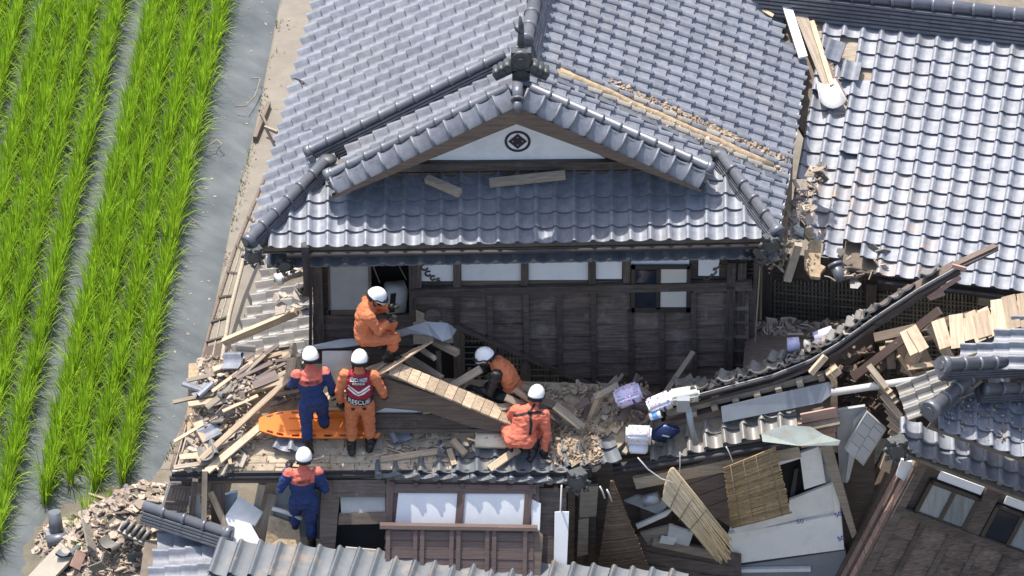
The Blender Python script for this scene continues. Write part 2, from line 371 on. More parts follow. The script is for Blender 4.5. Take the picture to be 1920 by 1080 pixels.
def field(inst, P0, across, up, n, ncol, nrow, me, wid, expo=.235, test=None, jit=1.0, warp=None):
    across = V(across); u = V(up).normalized(); n = V(n).normalized(); x = u.cross(n).normalized(); n = x.cross(u)
    base = Matrix((x, u, n)).transposed()
    for i in range(ncol):
        cj = rnd(-.004, .004)
        for j in range(nrow):
            p = V(P0) + across * (i * wid) + u * (j * expo)
            if test and not test(p + u * .12): continue
            slip = 5 if random.random() < .014 else 1
            q = Quaternion(n, R(random.gauss(0, .55) * jit * slip)) @ Quaternion(u, R(random.gauss(0, .6) * jit)) @ Quaternion(x, R(random.gauss(0, .5) * jit))
            pp = p + x * (cj + random.gauss(0, .002) * jit) + n * rnd(0, .004)
            if warp: pp = warp(pp)
            inst.append((me, T4(pp, q.to_matrix() @ base)))
def cap_mb(r=.075, ln=.27):
    mb = MB(); n = 12; rings = []
    for y, rr in ((0, r * 1.16), (.035, r * 1.16), (.04, r), (ln + .02, r * .96)):
        rings.append([V((y, rr * math.cos(2 * math.pi * k / n), rr * math.sin(2 * math.pi * k / n))) for k in range(n)])
    mb.loft(rings); return mb
CAP_ME = {}
def cap_mesh(r, m=None):
    m = m or m_ridge
    k = (round(r, 3), m.name)
    if k not in CAP_ME: CAP_ME[k] = cap_mb(r).mesh('ridge_tile', m)
    return CAP_ME[k]
def ridge(parent, p0, p1, r=.075, layers=3, wb=.26, lh=.034, sag=0.0, seg=.27, up=(0, 0, 1), ends=True, m=None, reverse=False):
    """a built-up ridge from low end p0 to high end p1: flat courses under round cap tiles"""
    m = m or m_ridge
    p0, p1 = V(p0), V(p1); L = (p1 - p0).length; d = (p1 - p0).normalized(); fr = frame(d, up); z = fr @ V((0, 0, 1)); y = fr @ V((0, 1, 0))
    N = max(1, round(L / seg))
    def cv(t): return p0.lerp(p1, t) - z * (sag * 4 * t * (1 - t))
    for k in range(layers):
        mb = MB(); wk = wb - .022 * k
        for i in range(N):
            a, b = cv(i / N), cv((i + 1) / N)
            c = (a + b) / 2 + z * (k * lh + lh * .4) + y * rnd(-.003, .003)
            f2 = frame(b - a, up)
            mb.box(c, ((b - a).length - .004, wk, lh * .62), f2)
            mb.box(c - z * lh * .5, ((b - a).length, wk - .05, lh * .5), f2)
        part('ridge_course', mb, m, parent)
    for i in range(N):
        a, b = cv(i / N), cv((i + 1) / N)
        if reverse: a, b = b, a
        pos = a + z * (layers * lh + r * .62)
        f2 = frame(b - a, up)
        mk('ridge_tile', cap_mesh(r, m), parent, T4(pos, f2) @ Matrix.Diagonal((((b - a).length) / .27, 1, 1, 1)))
    if ends:
        mb = MB(); e = cv(0) - d * .03 + z * (layers * lh + r * .5)
        mb.tube([e - d * .05, e + d * .05], r * 1.45, 14); mb.tube([e - d * .065, e - d * .04], r * .7, 10)
        mb.box(e - z * .1 , (.09, wb * 1.05, .16), fr)
        part('ridge_end', mb, m, parent)
def under_poly(mb, pts, th=.06):
    mb.prism(pts, (0, 0, -th))

# ------------------------------------------------------------------ main house
H = thing('wrecked_house', 'large tiled house with white crested gable, dark plank wall beneath its eaves', 'house', (0, 1.5, 0))
SK = .135
def M(x, y, z): return V((x + SK * (y + .85), y, z + .024 * x))
ZE, XL, XR, SL, SF = 5.86, -3.64, 3.66, .58, .48
XM = (XL + XR) / 2
def zl(x): return ZE + SL * (x - XL)
def zr(x): return ZE + SL * (XR - x)
def zs(x): return min(zl(x), zr(x))
ZR = zl(XM)
# right house frame needed for the valley
TB = R(-11); UB = V((math.cos(TB), math.sin(TB), 0)); VB = V((-math.sin(TB), math.cos(TB), 0)); E0 = V((5.6, 0, 4.6)); SB = .466
def zB(p): return E0.z + SB * ((V((p.x, p.y, 0)) - V((E0.x, E0.y, 0))).dot(VB))
def unM(p):
    x = p.x - SK * (p.y + .85); return x, p.y, p.z - .024 * x
def hip_y(x):                                    # plan line of the front hips
    xx = min(x - XL, XR - x); return -.85 + xx * SL / SF
YBACK = 6.2
roof = MB()
lw = lambda x, y, d=0: M(x, y, zs(x) - .03 - d)
# left and right underlay planes and the front skirt, with real thickness
YG = .12; YV = -.12; xvv = XL + 1.09; xww = XR - 1.09
xv = XL + (YG + .85) * SF / SL
xw = XR - (YG + .85) * SF / SL
under_poly(roof, [lw(XL + .04, -.8), lw(xv, YG), lw(xvv, YG + .1), lw(xvv, YV), lw(XM, YV), lw(XM, YBACK), lw(XL + .04, YBACK)])
yv = 6.2
under_poly(roof, [lw(XM, YV), lw(xww, YV), lw(xww, YG + .1), lw(xw, YG), lw(XR - .04, -.8), lw(XR - .04, 2.2), lw(XM + 1.2, 6.0), lw(XM, 6.0)])
fz = lambda x, y: M(x, y, ZE + SF * (y + .85) - .03)
under_poly(roof, [fz(XL + .1, -.83), fz(XR - .1, -.83), fz(xw, .2), fz(xv, .2)])
roof_o = part('roof', roof, m_under, H)
inst = []
tl = tile_mb(.297, roll=.066, pan=.046).mesh('tile', m_tile); tr = tile_mesh(m_tile, .236); tf = tile_mesh(m_tile, .265)
tb = tile_mb(.265, roll=.045, pan=.016).mesh('tile', m_tile)
th = math.atan(SL); cs, sn = math.cos(th), math.sin(th)
def test_left(p):
    x, y, z = unM(p)
    return x < XM - .08 and y > (hip_y(x) + .1 if min(x - XL, XR - x) < 1.09 else -.06)
def test_right(p):
    x, y, z = unM(p)
    if not (x > XM + .06 and y > (hip_y(x) + .1 if min(x - XL, XR - x) < 1.09 else -.06)): return False
    return p.z > zB(p) + .02 or x > XR - .55 and y < 1.9
def sori(p):                                      # slight upward sweep to the eaves' corner
    return p
d_al = V((SK, 1, 0))
field(inst, M(XL - .03, -.85, ZE), d_al, M(1, 0, SL) - M(0, 0, 0), (-.5, 0, .86), 26, 20, tl, .297, test=test_left)
field(inst, M(XR + .03, -.85, ZE), d_al, M(-1, 0, SL) - M(0, 0, 0), (.5, 0, .86), 32, 20, tr, .236, test=test_right)
def test_front(p):
    x, y, z = unM(p)
    return y < min(hip_y(x) - .06, .2) and XL + .12 < x < XR - .12
field(inst, M(XL + .1, -.88, ZE), M(1, 0, 0) - M(0, 0, 0), (0, 1, SF), (0, -SF, 1), 28, 5, tf, .265, test=test_front)
td = tile_mesh(m_tile_d, .236)
def dusty(me, mx):
    if me is tr:
        x, y, z = unM(mx.translation)
        if .45 < y < .95 - .2 * (XR - x) / 3 + rnd(-.3, .15): return td
    return me
inst = [(dusty(me, mx), mx) for me, mx in inst]
emit_tiles(roof_o, inst)
# ridges
def rr(x, y, dz=0): return M(x, y, zs(x) + dz)
ridge(H, M(XM, .5, ZR + .02), M(XM, 6, ZR + .02), .1, 7, .36, .045, ends=False, seg=.3)
ridge(H, rr(XL + .74, .56), rr(XM - .2, .56, .02), .066, 5, .24, .042, seg=.28)           # left descending ridge
ridge(H, rr(xvv - .02, -.2, .075), rr(XM - .12, -.2, .075), .068, 2, .24, .034, seg=.28)                 # verge ridges
ridge(H, rr(xww + .02, -.2, .075), rr(XM + .12, -.2, .075), .068, 2, .24, .034, seg=.28)
hl = lambda x: M(x, hip_y(x), zs(x))
ridge(H, hl(XL + .02), hl(xv + .1), .074, 4, .22, .036, seg=.27)
ridge(H, hl(XR - .02), hl(xw - .1), .074, 4, .22, .036, seg=.27)
# mortar knuckles where hips meet the verge ridges
for x in (xv + .1, xw - .1):
    mb = MB(); c = M(x, hip_y(x) + .02, zs(x) + .2); mb.ball(c - V((0, 0, .04)), .12, 6, sc_=(1.1, 1, .6)); part('mortar_joint', mb, m_agedridge, H)
# remains of the right descending ridge: clay bed and scattered bedding earth
mb = MB(); pts = [rr(XM + .45 + t * .1 * 30, .62, .03) for t in np.linspace(0, 1, 14)]
pts = [p + V((0, rnd(-.012, .012), rnd(-.008, .008))) for p in pts]
mb.tube(pts, [.068 + rnd(-.012, .012) for _ in pts], 7); part('clay_bed', mb, m_mud, H)
mb = MB()
for t in np.linspace(.02, 1, 11):
    x = XM + .5 + t * 3.0; c = rr(x, .44 + rnd(-.02, .02), .05)
    mb.box(c, (.26, .2, .03), frame((1, 0, -SL)) @ Quaternion((0, 0, 1), rnd(-.15, .15)).to_matrix())
part('loose_ridge_course', mb, m_ridge, H)
mb = MB()
for k in range(900):
    t = random.random() ** .7; x = XM + 1.1 + t * 2.55; off = random.gauss(0, .05 + .05 * t)
    yy = .86 + off if random.random() < .62 else .52 + off * .6
    c = rr(x, yy, .06 + rnd(-.01, .01)); s = .01 + .04 * random.random() ** 2
    mb.box(c, (s * rnd(.8, 1.6), s, s * .8), Quaternion((rnd(-1, 1), rnd(-1, 1), rnd(-1, 1), rnd(-1, 1))).normalized().to_matrix())
stuff('bedding_clods', mb, m_clod, '', '', H)
# demon-face ridge end at the apex
mb = MB(); c = M(XM, .0, ZR + .40)
mb.box(c + V((0, .05, 0)), (.34, .16, .42)); mb.tube([c + V((0, -.06, .06)), c + V((0, .1, .06))], .17, 16)
mb.tube([c + V((0, -.1, .05)), c + V((0, 0, .05))], .075, 12)
for s in (-1, 1):
    for k, (dx, dz, r) in enumerate(((.23, -.08, .075), (.33, -.14, .065), (.42, -.2, .06))):
        mb.tube([c + V((s * dx, -.1, dz)), c + V((s * dx, .12, dz))], r, 10)
    mb.box(c + V((s * .27, .02, -.2)), (.42, .14, .14), Quaternion((0, 1, 0), s * R(30)).to_matrix())
mb.box(c + V((0, .02, -.26)), (.3, .14, .2))
mb.v = [tuple(c + (V(v) - c) * .82) for v in mb.v]
part('ridge_end_ornament', mb, m_agedridge, H)
mb = MB(); b = c + V((0, .12, .2))
mb.tube([b, b + V((0, .05, .2)), b + V((0, .1, .34)), b + V((-.02, .1, .55))], [.07, .055, .05, .02], 8)
mb.tube([b + V((0, .04, .22)), b + V((-.08, .06, .3)), b + V((-.12, .06, .36))], [.04, .035, .01], 7); mb.tube([b + V((0, .04, .22)), b + V((.05, .06, .3))], [.04, .015], 7)
mb.v = [tuple(b + (V(v) - b) * .8) for v in mb.v]
part('finial', mb, m_agedridge, H)
mb = MB(); e = M(XM, -.36, ZR + .145); mb.tube([e + V((0, .1, .06)), e + V((0, -.12, -.03))], .075, 12); mb.tube([e + V((0, -.12, -.03)), e + V((0, -.15, -.04))], .095, 12); mb.tube([e + V((0, -.15, -.04)), e + V((0, -.22, -.2))], .06, 10)
part('verge_apex_tile', mb, m_ridge, H)
# verge tiles hanging over the gable
def verge_mb():
    mb = MB(); n = 6; vs_ = []
    for s, y, z in ((0, .02, .05), (1, -.08, -.05), (2, -.135, -.175)):
        for i in range(n + 1):
            t = i / n; vs_.append(V((.262 * t - .131, y, z - .03 * math.sin(math.pi * t) + (.03 if i == 0 else .012 * t))))
    k = n + 1
    mb.add(vs_, [(r * k + i + 1, r * k + i, (r + 1) * k + i, (r + 1) * k + i + 1) for r in range(2) for i in range(n)], True)
    lo = vs_[2 * k:]; mb.add(lo + [v + V((0, .012, -.028)) for v in lo], [(i, i + k, i + 1 + k, i + 1) for i in range(n)], True)
    mb.tube([(-.122, .02, .065), (-.122, -.08, -.035), (-.122, -.137, -.165)], .018, 6)
    return mb
vme = verge_mb().mesh('verge_tile', m_tile)
for s in (-1, 1):
    x0 = XM + s * .1; x1 = (xvv if s < 0 else xww) + s * .05; n = 11
    for i in range(n):
        x = x0 + (x1 - x0) * (i + .5) / n; d = V((1, 0, SL if s < 0 else -SL)).normalized()
        m3 = Matrix((d, V((0, 1, 0)), d.cross(V((0, 1, 0))))).transposed()
        mk('verge_tile', vme, H, T4(rr(x, -.30, .125 + .03 * (1 - i / n)), m3))
# gable: bargeboards, plaster panel, tie beams
YP = .0
mb = MB(); g = []
N = 12
for s in (-1, 1):
    up_, lo_ = [], []
    xe = (xvv if s < 0 else xww) + s * .02
    for i in range(N + 1):
        t = i / N; x = XM + s * (abs(xe - XM) * t); zz = zs(x) - .16
        hgt = .30 - .25 * t
        up_.append(M(x, -.46, zz + .125)); lo_.append(M(x, -.46, zz + .125 - hgt))
    mb = MB(); v = up_ + lo_; k = N + 1; off = V((0, .07, 0))
    v2 = [p + off for p in v]
    fs = [(i, i + 1, i + 1 + k, i + k) for i in range(N)]; o = 2 * k
    fs += [(i + k + o, i + 1 + k + o, i + 1 + o, i + o) for i in range(N)] + [(i + k, i + 1 + k, i + 1 + k + o, i + k + o) for i in range(N)] + [(k - 1, k - 1 + o, 2 * k - 1 + o, 2 * k - 1)]
    mb.add(v, []); mb.add(v2, []); mb.f += fs if s > 0 else [f[::-1] for f in fs]; mb.sm += [False] * len(fs); mb.mi += [0] * len(fs)
    part('bargeboard', mb, m_wood_b, H)
pl = lambda px, py: aty(px, py, .12)
gp = [pl(800, 305)]
for i in range(13):
    t = i / 12; gp.append(pl(800 + 340 * t, 300 - 68 * (1 - abs(2 * t - 1) ** 1.5)))
gp.append(pl(1140, 298))
mb = MB(); mb.prism([p + V((0, 0, 0)) for p in gp[1:-1]] , (0, .06, 0)); part('gable_panel', mb, m_white_s, H)
mb = MB(); a, b = aty(715, 312, .08), aty(1255, 306, .08); mb.beam(a, b, .1, .13); part('tie_beam', mb, m_wood_d, H)
a, b = aty(680, 335, .14), aty(1290, 328, .14); mb = MB(); mb.beam(a, b, .12, .26); part('gable_sill', mb, m_wood_d, H)
# family crest
mb = MB(); cc = aty(970.5, 265, .115); n = 36
for i in range(n):
    a0, a1 = 2 * math.pi * i / n, 2 * math.pi * (i + 1) / n
    q = [cc + V((r * math.cos(a), 0, r * math.sin(a) * 1.0)) for r, a in ((.182, a0), (.182, a1), (.148, a1), (.148, a0))]
    mb.prism(q, (0, -.008, 0))
def dia(c, r, h):                                  # diamond with a square eye
    o = [c + V((r * x, 0, r * z)) for x, z in ((1, 0), (0, 1), (-1, 0), (0, -1))]; i_ = [c + V((h * x, 0, h * z)) for x, z in ((1, 0), (0, 1), (-1, 0), (0, -1))]
    for k in range(4): mb.prism([o[k], o[(k + 1) % 4], i_[(k + 1) % 4], i_[k]], (0, -.008, 0))
for dx, dz in ((.066, 0), (-.066, 0), (0, .066), (0, -.066)): dia(cc + V((dx, 0, dz)), .0645, .015)
part('family_crest', mb, m_dtxt, H)
mb = MB(); mb.beam(aty(800, 335, -.1), aty(862, 362, -.42), .1, .1, (0, -.3, 1)); part('fallen_beam_end', mb, m_wood_g, H)
mb = MB(); mb.beam(aty(918, 343, -.12), aty(1060, 328, -.1), .1, .1, (0, -.3, 1)); part('fallen_beam_end', mb, m_wood_g, H)
# eave boards, gutter, pent roof
yE = -.9
mb = MB(); mb.tube([M(XL + .5, yE - .04, ZE - .07), M(0, yE - .04, ZE - .085), M(XR - .05, yE - .04, ZE - .07)], .035, 8); part('gutter', mb, m_gutter, H)
mb = MB(); mb.add(*[[M(XL + .1, -.84, ZE - .06), M(XR - .1, -.84, ZE - .06), M(XR - .1, .1, ZE + .1), M(XL + .1, .1, ZE + .1)], [(0, 1, 2, 3)]]); 
mb = MB(); mb.prism([M(XL + .15, -.83, ZE - .1), M(XR - .15, -.83, ZE - .1), M(XR - .3, .0, ZE - .1), M(XL + .3, .0, ZE - .1)], (0, 0, -.02)); part('eave_soffit', mb, m_wood_d, H)
inst = []
pent = MB(); PZ = 5.37; pz = lambda x, y: M(x, y, PZ + .35 * (y + .5))
under_poly(pent, [pz(XL + .25, -.58), pz(XR - .2, -.58), pz(XR - .3, .02), pz(XL + .3, .02)], .05); pent_o = part('pent_roof', pent, m_under, H)
field(inst, M(XL + .3, -.635, PZ - .045), M(1, 0, 0) - M(0, 0, 0), (0, 1, .35), (0, -.35, 1), 27, 2, tf, .265)
emit_tiles(pent_o, inst)
mb = MB()
for i in range(27):
    p = M(XL + .3 + .265 * i - .1, -.65, PZ + .005)
    mk('eave_cap', bpy.data.meshes.get('eave_cap') or MB.mesh((lambda b: (b.tube([(0, 0, 0), (0, .08, 0)], .036, 10), b)[1])(MB()), 'eave_cap', m_ridge), pent_o, Matrix.Translation(p))
for i in range(15):
    mb = MB(); x = XL + .5 + i * .475; mb.box(M(x, -.25, PZ - .05), (.06, .45, .07)); part('rafter', mb, m_wood_d, H)
# corner onigawara of the pent roof and of the eaves
def corner_orn(p, s, par=H):
    mb = MB(); p = V(p)
    mb.box(p, (.2 * s, .16 * s, .22 * s), Quaternion((0, 0, 1), .5).to_matrix()); mb.tube([p + V((0, -.12 * s, .02)), p + V((0, .05 * s, .02))], .085 * s, 12)
    for k in range(7):
        a = k * .9; q = p + V((.13 * s * math.cos(a), -.09 * s, .13 * s * math.sin(a))); mb.tube([q, q + V((.05 * s * math.cos(a + 1), -.02, .05 * s * math.sin(a + 1))), q + V((.07 * s * math.cos(a + 2), 0, .07 * s * math.sin(a + 2)))], [.03 * s, .024 * s, .008], 6)
    return part('corner_ornament', mb, m_agedridge, par)
corner_orn(M(XL + .05, -.98, ZE + .0), 1.0); corner_orn(M(XR - .02, -.98, ZE + .02), 1.1)
corner_orn(M(XL + .42, -.6, PZ + .02), .9); corner_orn(M(XR - .22, -.55, PZ + .12), 1.2)

# ------------------------------------------------------------------ main house wall (plane y = 0)
def wbox(x0, y0, x1, y1, front, depth, name, m, par=H, mb=None, **k):
    a = aty(x0, y0, front); b = aty(x1, y1, front)
    own = mb is None; mb = mb or MB()
    mb.box(((a.x + b.x) / 2, front + depth / 2, (a.z + b.z) / 2), (abs(b.x - a.x), depth, abs(a.z - b.z)))
    return part(name, mb, m, par, **k) if own else None
def post(p0, p1, wd, t, name, m, par, up=(0, -1, 0)):
    p0, p1 = V(p0), V(p1); mb = MB(); L = (p1 - p0).length; mb.box((0, 0, 0), (L, wd, t))
    return mk(name, mb.mesh(name, m), par, T4((p0 + p1) / 2, frame(p1 - p0, up)))
def wpost(x0, y0, x1, y1, front, wd, t, name, m, par=H):
    a, b = aty(x0, y0, front + t / 2), aty(x1, y1, front + t / 2); return post(a, b, wd, t, name, m, par)
# dark backing and boards, clipped below the slanted flashing line (860,612)-(1140,735)
def clip(poly, a, b):                              # keep the part above/right of line a-b in pixel space
    out = []; f = lambda p: (b[0] - a[0]) * (p[1] - a[1]) - (b[1] - a[1]) * (p[0] - a[0])
    for i in range(len(poly)):
        p, q = poly[i], poly[(i + 1) % len(poly)]; fp, fq = f(p), f(q)
        if fp <= 0: out.append(p)
        if fp * fq < 0:
            t = fp / (fp - fq); out.append((p[0] + (q[0] - p[0]) * t, p[1] + (q[1] - p[1]) * t))
    return out
LA, LB = (852, 612), (1142, 738)
def wpoly(pts, front, depth, name, m, par=H, mb=None):
    own = mb is None; mb = mb or MB(); mb.prism([aty(x, y, front) for x, y in pts], (0, depth, 0))
    if own: return part(name, mb, m, par)
wpoly(clip([(775, 495), (1412, 490), (1404, 742), (775, 742)], LA, LB), .06, .1, 'wall_backing', m_wood_d)
cols = [775, 857, 918, 986, 1048, 1112, 1182, 1240, 1300, 1362, 1404]
for i in range(len(cols) - 1):
    r0 = 553
    if cols[i] >= 1182 and cols[i] < 1300: r0 = 588
    y = r0; k = 0
    while y < 735:
        h = rnd(24, 28); y1 = min(y + h, 738); sl = -.018
        q = [(cols[i], y), (cols[i + 1], y + sl * 60), (cols[i + 1], y1 + 1 + sl * 60), (cols[i], y1 + 1)]
        q = clip(q, LA, LB)
        if len(q) > 2:
            pts = [aty(a, b, 0) for a, b in q]; zt = max(p.z for p in pts)
            mb = MB(); f = [p + V((0, .045 - .055 * (zt - p.z) / .27, 0)) for p in pts]; mb.prism(f, (0, .025, 0)); part('wall_plank', mb, m_wood_w, H)
        y = y1
    x = cols[i]
    if i > 0: wpoly(clip([(x - 5, r0 - 4), (x + 5, r0 - 4), (x + 8, 738), (x - 2, 738)], LA, LB), -.04, .03, 'batten', m_wood_d)
wpost(770, 548, 1410, 533, -.06, .14, .08, 'wall_beam', m_wood_d)
wpost(1300, 541, 1410, 537, -.05, .1, .07, 'wall_beam', m_wood_d)
# plaster frieze with posts between
for x0, x1, y0, y1 in ((778, 1412, 478, 540),): wbox(x0, y0, x1, y1, .05, .05, 'frieze_board', m_wood_d)
for x0, x1, y1 in ((790, 850, 527), (865, 977, 526), (990, 1103, 525), (1117, 1166, 523), (1310, 1348, 517), (1183, 1292, 498)):
    wbox(x0, 480, x1, y1, .03, .03, 'plaster_panel', m_white)
for x0, x1 in ((865, 977), (990, 1103), (1117, 1166)): wbox(x0, 527, x1, 536, .02, .03, 'frieze_rail', m_wood_b)
for x in (783, 857, 984, 1110, 1175): wpost(x, 480, x, 540, -.02, .11, .07, 'wall_post', m_wood_d)
# carved cloud cut-outs at both panel ends
for x, s in ((795, 1), (1345, -1)):
    mb = MB()
    for k, (dx, dy, r) in enumerate(((2, 4, 9), (8, 16, 7), (17, 24, 6), (27, 27, 4))):
        c = aty(x + s * dx, 500 + dy - 2, .02); pts = [c + V((r / 132 * (1 - t * .5) * math.cos(s * 5.2 * t + 1), 0, r / 132 * (1 - t * .5) * math.sin(5.2 * t + 1))) for t in np.linspace(0, 1, 9)]
        mb.tube(pts, .014, 6)
    part('carved_scroll', mb, m_wood_d, H)
# window
wo = wbox(1184, 500, 1294, 586, -.02, .07, 'window', m_alu)
mb = MB(); wbox(1190, 507, 1231, 577, -.035, .02, '', None, mb=mb); part('pane', mb, m_glass, wo)
mb = MB(); wbox(1238, 505, 1288, 576, -.035, .02, '', None, mb=mb); part('pane', mb, m_frost, wo)
for q in ((1184, 500, 1294, 505), (1184, 577, 1294, 586), (1184, 500, 1190, 586), (1231, 504, 1238, 580), (1288, 500, 1294, 586)):
    mb = MB(); wbox(*q, -.05, .04, '', None, mb=mb); part('frame', mb, m_alu, wo)
# left bay: shutter, opening, sill boards, corner post
wbox(586, 495, 775, 700, .45, .05, 'inner_wall', m_shade)  # wall behind the doorway, room shade painted in as near-black
so = wbox(614, 494, 694, 588, .02, .04, 'sliding_shutter', m_board_g)
for q in ((614, 494, 620, 590), (690, 494, 697, 590), (614, 582, 697, 590)): wbox(*q, .005, .05, 'shutter_frame', m_wood_b)
for k in range(4): wbox(597, 592 + k * 14, 775, 605 + k * 14, .0 - .004 * k, .03, 'sill_plank', m_wood_d)
wbox(586, 590, 775, 700, .06, .05, 'wall_backing', m_wood_d)
wpost(594, 486, 600, 662, -.05, .14, .12, 'corner_post', m_wood_d); wpost(772, 490, 774, 600, -.04, .09, .09, 'wall_post', m_wood_d)
for x in (1372, 1392, 1412): wpost(x, 490, x - 8, 735, -.06 + (x - 1372) * .003, .12, .1, 'corner_post', m_wood_d)
wpost(1425, 500, 1412, 700, -.1, .02, .02, 'loose_strip', m_wood_g)
for a, b in (((700, 500), (712, 530)), ((748, 498), (762, 525))): wpost(*a, *b, .2, .012, .012, 'broken_lath', m_wood_g)
# slanted flashing line, exposed lath wall under it, posts and plinth
wpost(852, 609, 1142, 735, -.06, .07, .09, 'slanted_flashing', m_wood_d)
wpoly([(864, 620), (1140, 740), (1140, 800), (864, 800)], .16, .06, 'clay_wall', m_wood_b)
mb = MB()
for x in np.arange(872, 1140, 6.5): mb.beam(aty(x + rnd(-1, 1), 618, .12), aty(x + rnd(-2, 2), 760, .12), .022, .015, (0, -1, 0))
for y in np.arange(628, 760, 11): mb.beam(aty(868, y, .105), aty(1140, y + rnd(-2, 2), .105), .02, .012, (0, -1, 0))
stuff('bamboo_lath', mb, m_lath, '', '', H)
wpost(860, 610, 862, 720, -.03, .16, .14, 'house_post', m_wood_b); wpost(985, 680, 986, 740, .02, .12, .1, 'house_post', m_wood_b)
wpost(1036, 738, 1150, 742, -.04, .3, .2, 'ground_beam', m_wood_g)
for k in range(4): wpost(880 + k * 18, 690 + k * 6, 882 + k * 18, 745, .06, .05, .04, 'lath_post', m_wood_g)
# downpipe at the left corner
mb = MB(); mb.tube([aty(572, 458, -.9), aty(573, 480, -.85), aty(576, 552, -.8)], .05, 10); mb.box(aty(572, 468, -.9), (.11, .11, .16)); part('downpipe', mb, m_gutter, H)
wpost(583, 500, 582, 660, -.12, .045, .045, 'downpipe', m_gutter)
# left side wall and inner core so that the house is solid from the side
mb = MB(); mb.prism([M(XL + .8, .05, 1.0), M(XL + .8, 6, 1.0), M(XL + .8, 6, 5.9), M(XL + .8, .05, 5.9)], (.1, 0, 0)); part('side_wall', mb, m_wood_d, H)
mb = MB(); mb.prism([M(XR - .35, .05, 1.0), M(XR - .35, 6, 1.0), M(XR - .35, 6, 5.9), M(XR - .35, .05, 5.9)], (-.1, 0, 0)); part('side_wall', mb, m_wood_d, H)

# ------------------------------------------------------------------ swallow on the left roof slope -> small loose feathered bird in flight
# ------------------------------------------------------------------ right house (B)
B = thing('tiled_house', 'house at right with long grey tiled roof slope facing down, rust stained near eaves', 'house', (7, 2, 0))
def Bp(u, v, dz=0): p = E0 + UB * u + VB * v; return V((p.x, p.y, E0.z + SB * v + dz))
bu = MB()
bu.prism([Bp(-1.0, .05, -.11), Bp(2.6, .05, -.11), Bp(2.6, 3.7, -.11), Bp(-3.2, 3.7, -.11), Bp(-1.75, 1.9, -.11), Bp(-1.35, .6, -.11)], (0, 0, -.08))
bo = part('roof', bu, m_under, B)
inst = []
missing = [(1600, 150), (1588, 122), (1575, 100)]
def test_b(p):
    x, y, z = unM(p); a, b = pix(p)
    if any(abs(a - mx) < 17 and abs(b - my) < 15 for mx, my in missing): return False
    if b > 445 and a < 1640 and random.random() < .5: return False
    if b > 490 and a < 1640 or b > 440 and a < 1555: return False
    return (x > XR + .1) or (z > 5.86 + SL * (XR - x) + .05 and x > XR - 1.6 and z > 5.9 and a > 1492 + b * .78)
def warp_b(p):
    a, b = pix(p)
    if a < 1590 and b > 190: p = p - V((0, 0, .06))
    return p
field(inst, Bp(-3.3, -.03), UB, VB + V((0, 0, SB)), (0, -SB, 1), 23, 17, tb, .272, test=test_b, warp=warp_b)
trust = tile_mesh(m_tile_r)
def rusty(me, mx):
    a, b = pix(mx.translation); 
    return trust if b > 330 and a < 1780 and random.random() < .62 - (a - 1600) * .003 - max(0, 450 - b) * .002 else me
inst = [(rusty(me, mx), mx) for me, mx in inst]
emit_tiles(bo, inst)
ridge(B, Bp(-2.9, 3.68, .0), Bp(2.4, 3.68, .0), .09, 6, .34, .06, ends=False, seg=.3)
# wall under the eaves with bare lath
def bw(px, py, d=0): return on(px, py, Bp(0, .68 + d), VB)
def bquad(x0, y0, x1, y1, d, t, name, m, mb=None, par=B):
    own = mb is None; mb = mb or MB()
    mb.prism([bw(x0, y0, d), bw(x1, y0 + (x1 - x0) * .1, d), bw(x1, y1 + (x1 - x0) * .1, d), bw(x0, y1, d)], VB * t)
    return part(name, mb, m, par) if own else None
bquad(1436, 480, 2000, 800, .08, .1, 'clay_wall', m_wood_b)
mb = MB()
for x in np.arange(1446, 1620, 7): mb.beam(bw(x, 525 + rnd(0, 6), .04), bw(x + rnd(-2, 2), 690, .04), .026, .016, (0, -1, 0))
for y in np.arange(532, 690, 8): mb.beam(bw(1444, y, .025), bw(1622, y + 16 + rnd(-2, 2), .025), .016, .012, (0, -1, 0))
for x in np.arange(1650, 1900, 7): mb.beam(bw(x, 545 + rnd(0, 6), .04), bw(x + rnd(-2, 2), 700, .04), .026, .016, (0, -1, 0))
for y in np.arange(552, 720, 8): mb.beam(bw(1646, y, .025), bw(1900, y + 22 + rnd(-2, 2), .025), .016, .012, (0, -1, 0))
stuff('bamboo_lath', mb, m_lath, '', '', B)
post(bw(1634, 530, -.03), bw(1628, 700, -.03), .15, .1, 'house_post', m_wood_b, B)
post(bw(1440, 500, -.03), bw(1436, 720, -.03), .15, .1, 'house_post', m_wood_d, B)
post(bw(1560, 520, .0), bw(1556, 700, .0), .05, .05, 'house_post', m_wood_b, B)
post(bw(1835, 560, -.06), bw(1990, 580, -.06), .14, .12, 'eave_beam', m_wood_g, B)
post(Bp(-1.0, .1, -.16), Bp(2.6, .1, -.16), .12, .1, 'eave_board', m_wood_d, B)
mb = MB(); mb.tube([Bp(-.4, -.04, -.1), Bp(2.6, -.04, -.1)], .04, 8); part('gutter', mb, m_gutter, B)
mb = MB(); mb.prism([Bp(2.55, .7, -.3), Bp(2.55, 4, -.3), Bp(2.55, 4, -4.5), Bp(2.55, .7, -4.5)], (-.1, 0, 0)); part('side_wall', mb, m_wood_d, B)

